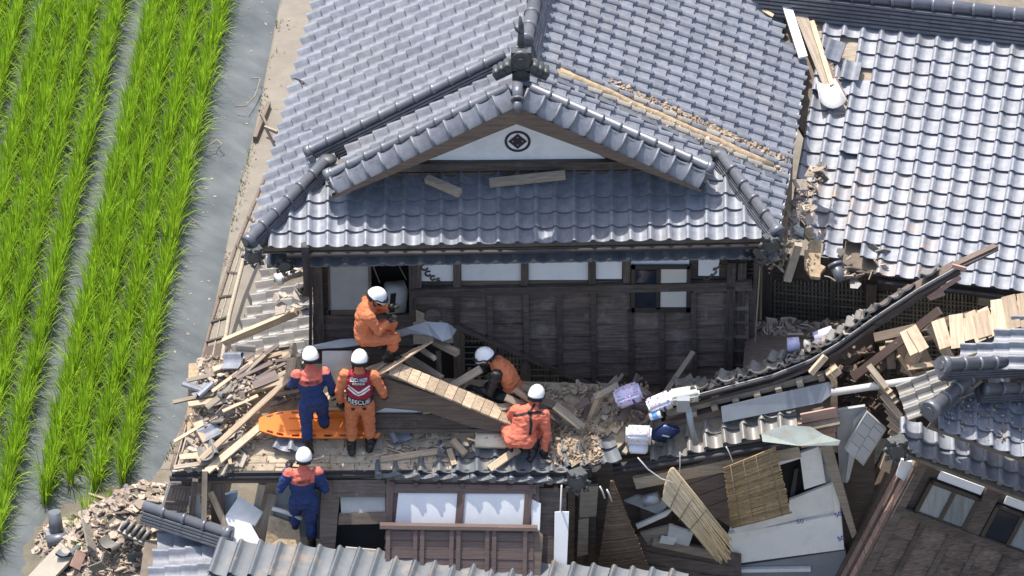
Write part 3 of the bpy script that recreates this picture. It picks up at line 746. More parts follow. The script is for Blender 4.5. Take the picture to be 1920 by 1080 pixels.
# broken valley between the two roofs: gutter trough, planks, slipped tiles
def bpl(px, py, h=.05): return on(px, py, Bp(0, 0, h), (VB * -SB + V((0, 0, 1))))
def gplank(name, a, b, wd, t, m, label, cat, up=(0, 0, 1), group=None):
    o = post(a, b, wd, t, name, m, None, up); tag(o, label, cat, group); return o
gplank('broken_plank', bpl(1462, -30, .2), bpl(1506, 108, .18), .13, .06, m_gut_l, 'whitish plank lying lowest along the torn roof valley at top', 'plank', (0, -SB, 1))
gplank('broken_plank', bpl(1478, -30, .12), bpl(1556, 165, .1), .17, .04, m_wood_g, 'wide grey board forming the torn roof valley between two tiled roofs', 'plank', (0, -SB, 1))
gplank('broken_plank', bpl(1522, 40, .14), bpl(1560, 160, .16), .07, .05, m_wood_p, 'thin yellow batten in the torn roof valley beside the slipped tiles', 'plank', (0, -SB, 1))
gplank('broken_plank', bpl(1510, 45, .1), bpl(1585, 182, .08), .05, .04, m_wood_r, 'reddish batten in the torn roof valley nearest the right roof tiles', 'plank', (0, -SB, 1))
gplank('broken_plank', bpl(1430, 18, .15), bpl(1450, 30, .15), .05, .03, m_wood_p, 'short pale splinter at the dark hole where both roofs meet', 'plank', (0, -SB, 1))
mb = MB(); rings = []
for t in (0, .5, 1):
    c = bpl(1548 + 14 * t, 148 + 40 * t, .24); r = .11 + .05 * t
    rings.append([c + V((r * 1.25 * math.cos(a), r * .3 * abs(math.cos(a)) - .02, -r * math.sin(a) * .9)) for a in np.linspace(.0, math.pi, 9)] + [c + V(((r * 1.25 - .015) * math.cos(a), r * .3 * abs(math.cos(a)) - .02, -(r - .015) * math.sin(a) * .9 + .0)) for a in np.linspace(math.pi, 0, 9)])
mb.loft(rings); o = part('valley_gutter', mb, m_gut_l); tag(o, 'broken white half round gutter end hanging from the roof valley', 'gutter')
k = 0
for px, py, rz, tip, lb in ((1560, 112, -.5, .5, 'slipped grey tile standing on edge beside the valley battens'), (1592, 150, -.25, .18, 'slipped grey tile lying askew in the hole of the right roof')):
    o = mk('slipped_tile', tile_mesh(m_tile), None, T4(bpl(px, py, .08), (Quaternion((0, 0, 1), rz) @ Quaternion((1, 0, 0), R(25) + tip)).to_matrix())); tag(o, lb, 'roof tile')
mb = MB()
for _ in range(60):
    t = random.random(); c = bpl(1520 + 62 * t + rnd(-8, 8), 50 + 135 * t + rnd(-6, 6), .07); s = rnd(.015, .05)
    mb.box(c, (s * 1.4, s, s * .8), Quaternion((rnd(-1, 1), rnd(-1, 1), rnd(-1, 1), 1)).normalized().to_matrix())
stuff('valley_clods', mb, m_clod, 'crumbled clay bedding along the torn roof valley', 'rubble')
mb = MB()
for y0, y1, x0, x1 in ((50, 215, 1500, 1580),):
    mb.prism([bpl(1490, -20, -.02), bpl(1640, 60, -.02), bpl(1640, 210, -.02), bpl(1560, 215, -.02)], (0, 0, -.03))
part('roof_boarding', mb, m_wood_g, B)
# white cord hanging along the broken eave
mb = MB(); mb.tube([M(XR + .05, 2.3 - t * 2.9, ZE + .03 - .05 * math.sin(3 * t)) + V((rnd(-.02, .02), 0, rnd(-.01, .01))) for t in np.linspace(0, 1, 20)], .012, 5); o = part('eave_cord', mb, m_rope); tag(o, 'thin pale strip hanging along the right eave of the crested house', 'cord')

# ------------------------------------------------------------------ lower left side roof (tiles dusty)
L = thing('side_roof', 'low dusty brown tiled side roof left of the dark plank wall', 'roof', (-3.5, 2, 0))
LA0 = V((-4.28, .35, 1.95)); LSK = .2
def Lp(x, y): return V((LA0.x + x + LSK * (y - LA0.y), y, LA0.z + .3 * x))
lb = MB(); lb.prism([Lp(.03, .0), Lp(1.75, .0), Lp(1.6, 5.5), Lp(.03, 5.5)], (0, 0, -.07)); lo = part('roof', lb, m_under, L)
inst = []
told = tile_mb(.30, roll=.075, pan=.05).mesh('tile', m_oldtile)
def test_l(p):
    a, b = pix(p)
    if b > 660 and random.random() < (b - 655) / 40: return False
    if a > 515 and 500 < b < 580 and random.random() < .35: return False
    return a < 592
field(inst, Lp(-.02, .05), V((LSK, 1, 0)), V((1, 0, .3)), (-.3, 0, 1), 18, 8, told, .30, test=test_l, jit=2.2)
emit_tiles(lo, inst)

# everything in front of the main wall has slid forward
aty0 = aty
def aty(px, py, y): return aty0(px, py, y - .80)
# ------------------------------------------------------------------ fallen porch roof
P = thing('collapsed_porch_roof', 'collapsed front roof of bare dusty boards and loose tiles under the rescuers', 'roof', (-2, -.8, 0))
def pp(x, y, dz=0): return V((x, y, 2.7 + .4 * y + dz))
pb = MB(); pb.prism([por(330, 888), por(1118, 880), por(1200, 800), por(1120, 720), por(585, 700), por(430, 690), por(375, 760)], (0, 0, -.05))
po = part('roof', pb, m_dust, P)
# sheathing boards of the bare roof, running along the eave
y = 884; rows = []
k = 0
while y > 735:
    x = 338 + (888 - y) * .32 + rnd(-6, 6)
    while x < 830:
        x1 = min(x + rnd(110, 230), 850)
        if random.random() < .93:
            q = [por(x + 1, y, .012), por(x1 - 1, y + rnd(-1, 1), .012), por(x1 + 1, y - 14, .012 + rnd(0, .012)), por(x + 2, y - 14, .012)]
            mb = MB(); mb.prism(q, (0, 0, .012)); part('sheathing_board', mb, m_dust, P)
        x = x1
    y -= 15
q = 0
for x in range(1015, 1160, 15):                      # boards running up the slope at right
    t = (x - 1015) / 145
    a = por(x + rnd(-2, 2), 836 - 24 * t + rnd(-4, 4), .03); b = por(x + 62 + rnd(-3, 3), 758 - 30 * t + rnd(-3, 3), .03)
    o = post(a, b, .105, .018, 'sheathing_board', m_dust, P, (0, -.4, 1))
inst = []
tg = tile_mesh(m_greytile)
def test_p(p):
    a, b = pix(p); return (b > 838 and 835 + (b - 838) * -.3 < a < 1012) or (b > 862 and a > 800 and a < 1075)
field(inst, por(800, 888), (1, 0, 0), (0, 1, .4), (0, -.4, 1), 12, 3, tg, .265, test=test_p, jit=2.5)
tiles_right = []
field(inst, por(1078, 876), V((1, .08, .05)), (-.3, 1, .4), (0, -.4, 1), 3, 2, tg, .265, jit=3)
emit_tiles(po, inst)
mb = MB(); mb.beam(por(322, 893, -.04), por(1110, 886, -.04), .05, .14); part('fascia', mb, m_gutter, P)
mb = MB(); mb.tube([por(318, 897, -.05), por(620, 893, -.05), por(1000, 888, -.05), por(1110, 876, -.04), por(1150, 862, -.02)], .04, 8); part('gutter', mb, m_gutter, P)
mb = MB(); mb.beam(por(335, 888, .0), por(700, 884, .0), .06, .03); part('eave_batten', mb, m_wood_p, P)
for x in range(360, 1060, 62):
    a = por(x, 890, -.14); mb = MB(); mb.box(a + V((0, .35, .05)), (.06, .8, .08), Quaternion((1, 0, 0), math.atan(.4)).to_matrix()); part('rafter', mb, m_wood_b, P)
mb = MB(); mb.beam(por(340, 897, -.2), por(1090, 895, -.2), .1, .1); part('wall_plate', mb, m_wood_b, P)

# fallen entrance gable standing on the porch roof
G = thing('fallen_gable', 'fallen entrance gable with brown bargeboard and bare pale roof boards', 'gable', (-1.6, -.7, 2.4))
YG2 = -.9
ga = lambda px, py, d=0: aty(px, py, YG2 + d)
def strip(pts_top, pts_bot, d, th, name, m, par=G):
    mb = MB(); mb.prism([ga(*p, d) for p in pts_top] + [ga(*p, d) for p in pts_bot[::-1]], (0, th, 0)); return part(name, mb, m, par)
strip([(722, 710), (850, 752), (948, 795), (985, 812)], [(722, 765), (800, 772), (880, 800), (925, 808)], -.06, .06, 'bargeboard', m_wood_b)
strip([(722, 710), (676, 730)], [(722, 765), (676, 785)], -.06, .06, 'bargeboard', m_wood_b)
strip([(680, 765), (722, 752), (860, 797)], [(680, 797), (722, 798), (860, 798)], .02, .03, 'gable_panel', m_white_s)
strip([(684, 777), (850, 777)], [(684, 803), (880, 803)], -.03, .04, 'tie_beam', m_wood_d)
strip([(690, 805), (930, 805)], [(690, 812), (940, 812)], -.05, .04, 'gable_sill', m_wood_d)
# right slope: only the verge boards remain
n = 14
for i in range(n):
    t0, t1 = i / n, (i + 1) / n
    def e(t, back):
        px = 728 + 240 * t; py = 700 + 100 * t; p = ga(px, py, -.1); return p + (V((.08, .25, .03)) if back else V((0, 0, 0))) + V((0, 0, rnd(-.006, .006)))
    mb = MB(); mb.prism([e(t0 + .004, 0), e(t1, 0), e(t1, 1), e(t0 + .004, 1)], (0, 0, -.03)); part('roof_board', mb, m_wood_p, G)
# left slope boards running back from the verge
rid0, rid1 = ga(730, 694, -.1), aty(812, 640, -.35)
ev0, ev1 = ga(560, 776, -.1), aty(618, 716, -.4)
n = 9
for i in range(n):
    t0, t1 = i / n, (i + 1) / n - .012
    a, b = rid0.lerp(ev0, t0), rid0.lerp(ev0, t1); c, d = rid1.lerp(ev1, t1), rid1.lerp(ev1, t0)
    j = V((0, 0, rnd(-.012, .012)))
    mb = MB(); mb.prism([a + j, b + j, c + j, d + j], (0, 0, -.025)); part('roof_board', mb, m_wood_p, G)
for a, b, wd in (((765, 672), (828, 712), .1), ((815, 640), (858, 662), .09), ((742, 690), (770, 720), .07), ((790, 655), (815, 672), .06)):
    post(aty(*a, -.15), aty(*b, -.45), wd, wd, 'rafter', m_wood_g, G)
for a, b in (((793, 690), (796, 748)), ((822, 660), (826, 745)), ((760, 715), (762, 745))): post(aty(*a, -.1), aty(*b, -.1), .07, .07, 'strut', m_wood_b, G)
mb = MB(); mb.prism([aty0(745, 650, .1), aty0(905, 645, .1), aty0(905, 800, .1), aty0(745, 800, .1)], (0, .04, 0)); part('void_shade_sheet', mb, m_shade, G)  # near-black sheet added for the shade of the cavity
post(aty(868, 716, -.3), aty(800, 748, -.3), .1, .06, 'roof_timber', m_wood_g, G)
# loose ridge pieces
# ------------------------------------------------------------------ front bay under the porch roof, wall leaning back
bayn = V((0, -math.cos(R(27)), math.sin(R(27))))
BAY0 = V((0, -2.27, 2.55))
def by_(px, py, d=0): return on(px, py, BAY0 + bayn * d, bayn)
W = thing('front_wall', 'front wall with two white panels above a brown boarded bay, leaning back', 'wall', (-.5, -1.4, .4))
def bq(pts, d, t, name, m, par=W, mb=None):
    own = mb is None; mb = mb or MB(); mb.prism([by_(x, y, d) for x, y in pts], bayn * -t)
    return part(name, mb, m, par) if own else None
bq([(715, 893), (1010, 893), (1012, 990), (722, 990)], -.03, .12, 'wall_frame', m_wood_r)
bq([(747, 924), (858, 924), (853, 983), (741, 983)], .0, .05, 'white_panel', m_white)
bq([(872, 925), (984, 925), (980, 985), (867, 985)], .0, .05, 'white_panel', m_white)
bq([(995, 935), (1014, 945), (1012, 995), (996, 988)], .0, .05, 'white_panel', m_white)
for a, b in (((732, 895), (728, 985)), ((866, 922), (860, 984)), ((992, 922), (986, 990))): post(by_(*a, .0), by_(*b, .0), .1, .05, 'wall_post', m_wood_r, W, bayn)
post(by_(715, 915, -.01), by_(1005, 917, -.01), .13, .05, 'lintel', m_wood_r, W, bayn)
d = .3
wl = [(715, 986), (1008, 990)]
for k in range(5):                                     # boarded box below the window
    y0, y1 = 996 + k * 17, 1012 + k * 17
    bq([(723, y0), (1000, y0 + 4), (1000, y1 + 4), (721, y1)], d - .008 * (k % 2), .03, 'wall_plank', m_wood_r)
for x in (728, 779, 792, 847, 860, 914, 927, 985):
    bq([(x - 4, 994), (x + 4, 994), (x + 2, 1090), (x - 6, 1090)], d + .03, .03, 'batten', m_wood_r)
bq([(712, 985), (1008, 990), (1008, 996), (712, 992)], d + .05, .2, 'ledge', m_wood_r)
bq([(1000, 992), (1018, 1010), (1012, 1095), (998, 1090)], d - .02, .25, 'box_side', m_wood_b)
inst = []                                              # eave tiles over the bay
ez = by_(860, 893).z
be = MB(); ey0 = aty(722, 893, -1.42); ey1 = aty(1095, 905, -1.42)
un = (ey1 - ey0).normalized()
be.prism([ey0 + V((-.6, .02, 0)), ey1 + V((0, .02, 0)), ey1 + V((0, .3, .1)), ey0 + V((-.6, .3, .1))], (0, 0, -.05)); beo = part('pent_roof', be, m_under, W)
field(inst, ey0 + V((-.02, -.03, -.02)), un, (0, 1, .35), (0, -.35, 1), 10, 1, tg, .268, jit=2)
emit_tiles(beo, inst)
for i in range(10):
    p = ey0 + un * (.268 * i - .09) + V((0, -.05, .03)); mk('eave_cap', bpy.data.meshes['eave_cap'], beo, Matrix.Translation(p) @ Matrix.Diagonal((1.5, 1, 1.5, 1)))
corner_orn(aty(1082, 898, -1.5), 1.15, W)
for i in range(9): mb = MB(); mb.box(ey0 + un * (.33 * i + .1) + V((0, .12, -.1)), (.06, .35, .07)); part('rafter', mb, m_wood_r, W)
# wall left of the bay: plaster, beam, dark opening with rubbish
bq([(638, 930), (722, 930), (722, 966), (640, 966)], -.02, .06, 'grey_panel', m_board_g)
bq([(625, 900), (722, 900), (722, 932), (625, 932)], .02, .08, 'lintel', m_wood_d)
bq([(636, 964), (725, 960), (725, 982), (634, 984)], .03, .1, 'brown_rail', m_wood_b)
bq([(600, 890), (730, 890), (730, 1060), (600, 1060)], -.2, .05, 'opening_shade_sheet', m_shade)  # near-black sheet behind the wall gap, its shade painted on
bq([(602, 900), (640, 900), (625, 1060), (598, 1060)], .0, .12, 'wall_post', m_wood_b)
bq([(648, 1026), (714, 1032), (714, 1037), (648, 1031)], .1, .05, 'pale_sill', m_gut_l)
bq([(1002, 915), (1062, 915), (1062, 1090), (1008, 1090)], -.12, .08, 'wall_backing', m_wood_d)
bq([(1040, 960), (1067, 960), (1062, 1078), (1038, 1078)], .02, .04, 'white_strip', m_white)

# lower annex roof at the bottom edge
A = thing('annex_roof', 'grey tiled roof with rust specks running along the bottom edge', 'roof', (-1, -2.3, 0))
A0, A1 = aty(402, 1016, -2.05), aty(1300, 1078, -2.05)
au = (A1 - A0).normalized(); adn = V((-.28, -1, -.34)).normalized(); 
ab = MB(); AL = (A1 - A0).length
ab.prism([A0 + V((.05, 0, -.05)), A1 + V((0, 0, -.05)), A1 + adn * 2.4 + V((0, 0, -.05)), A0 + adn * 2.4 + V((.05, 0, -.05))], (0, 0, -.08)); ao = part('roof', ab, m_under, A)
def annex_tile():
    mb = MB(); n = 10; wdt = .277; 
    def prof(t): return .052 * math.sin(math.pi * t / .3) ** .7 if 0 < t < .3 else (-.014 * math.sin(math.pi * (t - .3) / .7) if t >= .3 else 0)
    rows = [(0, .05), (.6, .012)]; xs = [i / n for i in range(n + 1)]
    top = [V((x * wdt - wdt / 2, y, prof(x) + z)) for y, z in rows for x in xs]; k = n + 1
    mb.add(top, [(i, i + 1, k + i + 1, k + i) for i in range(n)], True)
    for row, fl in ((top[:k], 0), (top[k:], 1)):
        lp = row + [v - V((0, 0, .026)) for v in row]
        mb.add(lp, [(i + k, i + k + 1, i + 1, i) if not fl else (i, i + 1, i + k + 1, i + k) for i in range(n)], True)
    return mb
ame = annex_tile().mesh('tile', m_greytile)
inst = []
anx = (-adn).cross(V((0, -.34, 1))).normalized()
field(inst, A0 + V((.2, -.0, 0)) + adn * .58, au, -adn, (0, -.34, 1), int(AL / .277), 1, ame, .277, jit=.8)
field(inst, A0 + V((.2, 0, -.03)) + adn * 1.1, au, -adn, (0, -.34, 1), int(AL / .277), 1, ame, .277, jit=.8)
field(inst, A0 + V((.2, 0, -.06)) + adn * 1.65, au, -adn, (0, -.34, 1), int(AL / .277), 1, ame, .277, jit=.8)
emit_tiles(ao, inst)
# roof piece with smoked tiles at lower left, and the toppled ridge on it
Q = thing('fallen_roof_corner', 'fallen corner of shiny smoked tiles beneath a toppled ridge at bottom left', 'roof', (-4.8, -1, .3))
def qp(px, py, h=0): return on(px, py, (-4.8, -2.6, 1.75 + h), (-.12, -.3, 1))
qb = MB(); qb.prism([qp(272, 1012, -.02), qp(400, 1020, -.02), qp(400, 1130, -.02), qp(255, 1130, -.02)], (0, 0, -.05)); qo = part('roof', qb, m_under, Q)
inst = []
tq = tile_mesh(m_tile, .30)
qd = (qp(400, 1060) - qp(262, 1072)).normalized()
field(inst, qp(262, 1150), (qp(285, 1040) - qp(270, 1100)).normalized(), qd, (-.12, -.3, 1), 5, 5, tq, .30, jit=1.5, test=lambda p: pix(p)[0] < 408)
emit_tiles(qo, inst)
rt = thing('toppled_ridge', 'toppled length of stacked ridge tiles lying across the rubble', 'roof ridge', qp(340, 1000))
ridge(rt, qp(420, 1024, .1), qp(268, 975, .16), .08, 4, .26, .042, seg=.3, up=(0, .35, 1))
# ------------------------------------------------------------------ kinked strip of fallen eave at right (C)
K = thing('snapped_eave', 'snapped strip of eave with a few tiles, rising diagonally over the wreck', 'roof', (5, -.5, 2))
kp = [(1290, 742), (1380, 718), (1450, 700), (1520, 672), (1570, 642), (1640, 592), (1720, 540), (1800, 495), (1872, 461)]
kd = [-.75, -.7, -.66, -.62, -.58, -.5, -.42, -.35, -.3]
kc = [aty(x, y, d) for (x, y), d in zip(kp, kd)]
def klerp(t):
    t = t * (len(kc) - 1); i = min(int(t), len(kc) - 2); return kc[i].lerp(kc[i + 1], t - i)
wv = V((-.12, .42, -.24))
mb = MB()
for i in range(len(kc) - 1):
    f = max(.25, 1 - max(0, i - 4) * .16)
    mb.prism([kc[i], kc[i + 1], kc[i + 1] + wv * f, kc[i] + wv * f], (0, 0, -.06))
part('roof_deck', mb, m_wood_b, K)
mb = MB(); mb.tube([p + V((.0, -.05, -.03)) for p in kc], [.03] * 7 + [.025, .012], 8); part('gutter', mb, m_gutter, K)
mb = MB(); mb.tube([p + V((.0, -.04, .01)) for p in kc[:-1]], .008, 6); part('gutter_rim', mb, m_board_g, K)
for i in range(len(kc) - 2):
    a, b = kc[i] + V((0, .02, -.14)), kc[i + 1] + V((0, .02, -.14)); post(a, b, .05, .16 if i < 5 else .1, 'fascia', m_wood_d, K)
for i in range(26):
    t = i / 26 * .86; p = klerp(t); q = klerp(t + .02); d = (q - p).normalized()
    if random.random() < .2: continue
    up = V((-.1, .6, -.34 if t > .3 else -.2)); u = (up - d * up.dot(d)).normalized(); n_ = d.cross(u)
    if n_.z < 0: n_ = -n_
    x = u.cross(n_)
    for j in range(2 if i < 14 else 1):
        m3 = Matrix((x, u, n_)).transposed()
        qq = (Quaternion(d, rnd(-.35, .25)) @ Quaternion(n_, rnd(-.3, .3))).to_matrix()
        mk('tile', tile_mesh(m_oldtile), K, T4(p + u * (.16 * j - .02) + n_ * rnd(.02, .07), qq @ m3))
kb = MB()
for _ in range(230):
    t = rnd(.02, .62) ; p = klerp(t) + wv * rnd(0, .9) + V((0, 0, rnd(.01, .07))); s_ = .015 + .06 * random.random() ** 2
    kb.box(p, (s_ * 2, s_ * 1.3, .014), Quaternion((rnd(-.3, .3), rnd(-.4, .4), rnd(-1, 1), 1)).normalized().to_matrix())
stuff('loose_sherds', kb, m_shard, '', '', K)
tip = [kc[-4] + V((0, .0, -.08)), kc[-3] + V((0, 0, -.1)), kc[-2] + V((0, 0, -.09)), kc[-1] + V((0, 0, -.02)), kc[-2] + V((-.1, 0, -.22)), kc[-3] + V((-.05, 0, -.3)), kc[-4] + V((-.1, 0, -.35))]
mb = MB(); mb.prism(tip, (0, .06, 0)); part('splintered_board', mb, m_wood_d, K)
for a, b in (((1748, 555), (1776, 535)), ((1742, 560), (1770, 550)), ((1785, 498), (1812, 505)), ((1740, 558), (1800, 520))):
    post(aty(*a, -.42), aty(*b, -.45), .06, .03, 'splinter', m_brickp, K)
for i in range(7):
    a = aty(1300 + i * 40, 772 - i * 11, -.72); mb = MB(); mb.box(a + V((0, -.02, .02)), (.09, .14, .08), Quaternion((0, 1, 0), -.28).to_matrix()); part('rafter_end', mb, m_wood_g, K)
post(aty(1250, 775, -.7), aty(1565, 698, -.7), .09, .05, 'eave_batten', m_wood_g, K)
post(aty(1250, 790, -.66), aty(1565, 712, -.66), .1, .22, 'fascia', m_wood_b, K)
post(aty(1520, 700, -.8), aty(1548, 668, -.7), .08, .07, 'broken_rafter', m_wood_p, K); post(aty(1552, 705, -.8), aty(1572, 690, -.75), .12, .14, 'broken_rafter', m_wood_p, K)
post(aty(1562, 712, -.8), aty(1578, 685, -.72), .05, .04, 'broken_rafter', m_wood_p, K)
mb = MB(); mb.prism([aty(1240, 745, -.6), aty(1560, 690, -.6), aty(1580, 900, -.55), aty(1240, 900, -.55)], (0, .05, 0)); part('void_shade_sheet', mb, m_shade, K)  # black sheet put in for the shade below the eave
# lower tiled strip under it with blue grey flashing
F = thing('sagging_lower_roof', 'sagging strip of loose tiles with blue grey flashing below the snapped eave', 'roof', (3.5, -1, 1.5))
fa = lambda px, py, d=0: aty(px, py, -.95 + d)
mb = MB(); mb.prism([fa(1352, 762, .1), fa(1555, 716, .1), fa(1562, 738, .0), fa(1540, 755, .0), fa(1355, 792, .0)], (0, .03, -.02)); part('flashing_sheet', mb, m_bluesheet, F)
mb = MB(); mb.prism([fa(1235, 862, -.2), fa(1575, 795, -.2), fa(1560, 735, .25), fa(1260, 790, .25)], (0, .02, -.06)); fo = part('roof', mb, m_under, F)
fu = (fa(1500, 802, -.2) - fa(1240, 862, -.2)).normalized()
inst = []
field(inst, fa(1236, 866, -.22), fu, V((-.05, 1, .42)), (0, -.4, 1), 10, 3, tile_mesh(m_oldtile), .268, jit=4, test=lambda p: pix(p)[0] < 1500)
emit_tiles(fo, inst)
mb = MB(); mb.beam(fa(1150, 878, -.2), fa(1500, 822, -.2), .08, .1); mb.tube([fa(1150, 886, -.25), fa(1480, 832, -.25)], .04, 8); part('gutter', mb, m_gutter, F)
mb = MB(); mb.beam(fa(1190, 905, -.1), fa(1500, 845, -.1), .06, .2); part('fascia', mb, m_wood_g, F)
for i in range(7):
    y = 765 + i * 7; post(fa(1500 + rnd(-6, 4), y + 16 + i * 2, -.1), fa(1568 + rnd(-3, 3), y + 3 + i * 2, -.1), .09, .03, 'broken_sheathing', m_brickp, F)
mb = MB(); mb.tube([fa(1290, 765, -.35), fa(1296, 800, -.34), fa(1304, 832, -.32)], .045, 10); part('downpipe', mb, m_metal, F)
mb = MB(); mb.box(fa(1281, 757, -.35), (.18, .12, .2)); part('rain_hopper', mb, m_metal, F)
mb = MB(); mb.prism([fa(1558, 700, .05), fa(1570, 720, .05), fa(1572, 850, .05), fa(1556, 845, .05)], (0, .25, 0)); part('broken_edge', mb, m_mud, F)

# ------------------------------------------------------------------ opened room at lower right (E)
X = thing('opened_room', 'broken open room with white wall boards and a dark window hole', 'room', (3.8, -1, 0))
xa = lambda px, py, d=0: aty(px, py, -1.05 + d)
def xp(pts, d, t, name, m, par=X): mb = MB(); mb.prism([xa(x, y, d) for x, y in pts], (0, t, 0)); return part(name, mb, m, par)
xp([(1020, 880), (1640, 800), (1640, 1110), (1020, 1110)], .35, .1, 'back_wall', m_wood_b)
xp([(1365, 1002), (1578, 965), (1583, 1030), (1372, 1058)], .0, .05, 'white_board', m_panel)
xp([(1372, 978), (1575, 935), (1578, 966), (1366, 1000)], .06, .04, 'white_board', m_panel)
xp([(1480, 938), (1566, 905), (1572, 955), (1380, 1002), (1371, 985), (1478, 962)], .01, .05, 'white_board', m_panel)
xp([(1500, 855), (1538, 838), (1548, 905), (1508, 918)], .02, .05, 'white_board', m_panel)
xp([(1538, 838), (1556, 850), (1570, 905), (1548, 912)], .1, .05, 'torn_board', m_board_g)
xp([(1450, 868), (1535, 838), (1537, 848), (1450, 876)], -.02, .06, 'window_frame', m_panel)
xp([(1463, 872), (1505, 858), (1510, 930), (1470, 945)], .2, .05, 'hole_shade_sheet', m_shade)  # near-black sheet set back in the hole, painted as its shade
xp([(1490, 880), (1497, 878), (1488, 945), (1478, 948)], .1, .03, 'window_stile', m_gutter)
xp([(1378, 1062), (1585, 1032), (1592, 1110), (1378, 1110)], .1, .08, 'grey_base', m_bluesheet)
xp([(1374, 1068), (1520, 1066), (1520, 1072), (1374, 1074)], .03, .06, 'base_trim', m_panel)
xp([(1283, 880), (1365, 845), (1372, 990), (1290, 935)], .02, .05, 'weathered_board', m_wood_b)
for k in range(4): xp([(1284, 884 + k * 28), (1372, 856 + k * 26), (1372, 880 + k * 26), (1286, 910 + k * 28)], .0, .03, 'weathered_plank', mat('grey_brown_plank', (.15, .12, .105), .85, .3, 5, .3, stretch=(.5, 8, 8)) if k == 0 else bpy.data.materials['grey_brown_plank'])
xp([(1195, 1005), (1390, 1045), (1390, 1110), (1195, 1110)], -.1, .08, 'plank_wall', m_wood_d)
for k in range(4): xp([(1195, 1008 + k * 24), (1378, 1042 + k * 22), (1378, 1058 + k * 22), (1195, 1028 + k * 24)], -.12, .03, 'wall_plank', m_wood_d)
for x in (1072, 1090, 1112): xp([(x - 7, 905), (x + 7, 905), (x + 3, 1100), (x - 9, 1100)], -.05 + (x - 1072) * .003, .1, 'house_post', m_wood_b)
xp([(1088, 912), (1122, 912), (1118, 968), (1086, 970)], -.12, .06, 'peeling_board', m_wood_g); xp([(1085, 975), (1104, 972), (1102, 1040), (1082, 1044)], -.12, .05, 'peeling_board', m_wood_g)
xp([(1170, 940), (1195, 930), (1260, 940), (1235, 965)], -.05, .04, 'fallen_panel', m_bluesheet); xp([(1192, 985), (1262, 955), (1250, 968), (1196, 992)], -.12, .04, 'broken_sill', m_gut_l)
xp([(1196, 920), (1250, 895), (1262, 990), (1205, 1000)], .22, .04, 'inner_panel', m_wood_b)
mb = MB(); mb.tube([xa(1205, 940, -.1), xa(1236, 932, -.1)], .09, 10); part('metal_canister', mb, m_metal, X)
for pts, d, m in (([(1200, 1000), (1262, 985), (1275, 1010), (1215, 1022)], -.14, m_wood_g), ([(1255, 985), (1300, 1000), (1290, 1028), (1250, 1015)], -.17, m_board_g), ([(1225, 1012), (1350, 1040), (1345, 1050), (1222, 1024)], -.2, m_wood_g), ([(1240, 1008), (1270, 1012), (1262, 1022), (1236, 1018)], -.22, m_gut_l)):
    xp(pts, d, .05, 'fallen_panel', m)
# blue print on the torn sheathing paper
def text_me(s, size, m, name='print'):
    cu = bpy.data.curves.new(name, 'FONT'); cu.body = s; cu.size = size; cu.align_x = 'CENTER'; cu.align_y = 'CENTER'; cu.extrude = .0015
    ob = bpy.data.objects.new(name, cu); C.objects.link(ob); bpy.context.view_layer.update()
    me = bpy.data.meshes.new_from_object(ob.evaluated_get(bpy.context.evaluated_depsgraph_get())); bpy.data.objects.remove(ob); bpy.data.curves.remove(cu)
    me.name = name; me.materials.clear(); me.materials.append(m); return me
XM3 = Matrix((V((1, 0, 0)), V((0, 0, 1)), V((0, -1, 0)))).transposed()        # text facing the viewer
xp([(1556, 865), (1570, 905), (1582, 1020), (1572, 1025), (1562, 930)], -.03, .03, 'house_wrap', m_panel)
for px, py, rz in ((1551, 868, .9), (1572, 965, .5), (1577, 1010, .4), (1500, 978, .2)):
    mk('printed_number', text_me('50', .11, m_bluetxt), X, T4(xa(px, py, -.045), Quaternion((0, -1, 0), rz).to_matrix() @ XM3))
# grey wall and tiled bathroom wall piece
xp([(1567, 770), (1622, 762), (1618, 800), (1590, 905), (1575, 905)], .1, .05, 'grey_wall', m_board_g)
xp([(1538, 840), (1560, 835), (1606, 1000), (1598, 1010)], -.15, .05, 'leaning_timber', m_wood_g)
xp([(1600, 790), (1626, 768), (1592, 900), (1585, 905)], -.06, .05, 'edge_trim', m_metal)
tw = thing('tiled_wall_piece', 'torn piece of wall with square grey bathroom tiles beside the tilted house', 'wall', xa(1625, 830))
def tp(u, v, d=0):                                       # skewed tile panel
    o = xa(1596, 826, -.1); eu = xa(1627, 854, -.1) - o; ev = xa(1626, 777, -.2) - o; return o + eu * u + ev * v + V((0, -d, 0))
mb = MB(); mb.prism([tp(-.08, -.35), tp(1.08, -.35), tp(1.1, 1.05), tp(-.05, 1.05)], (0, .05, 0)); part('backing', mb, m_board_g, tw)
for i, off in ((0, .0), (1, .3)):
    for j in range(4):
        v0 = -.35 + off * .5 + j * .36; v1 = min(v0 + .34, 1.02); u0, u1 = i * .52, i * .52 + .5
        if v0 > 1: continue
        mb = MB(); mb.prism([tp(u0, v0, .012), tp(u1, v0, .012), tp(u1, v1, .012), tp(u0, v1, .012)], (0, .012, 0)); part('tile', mb, m_btile, tw)
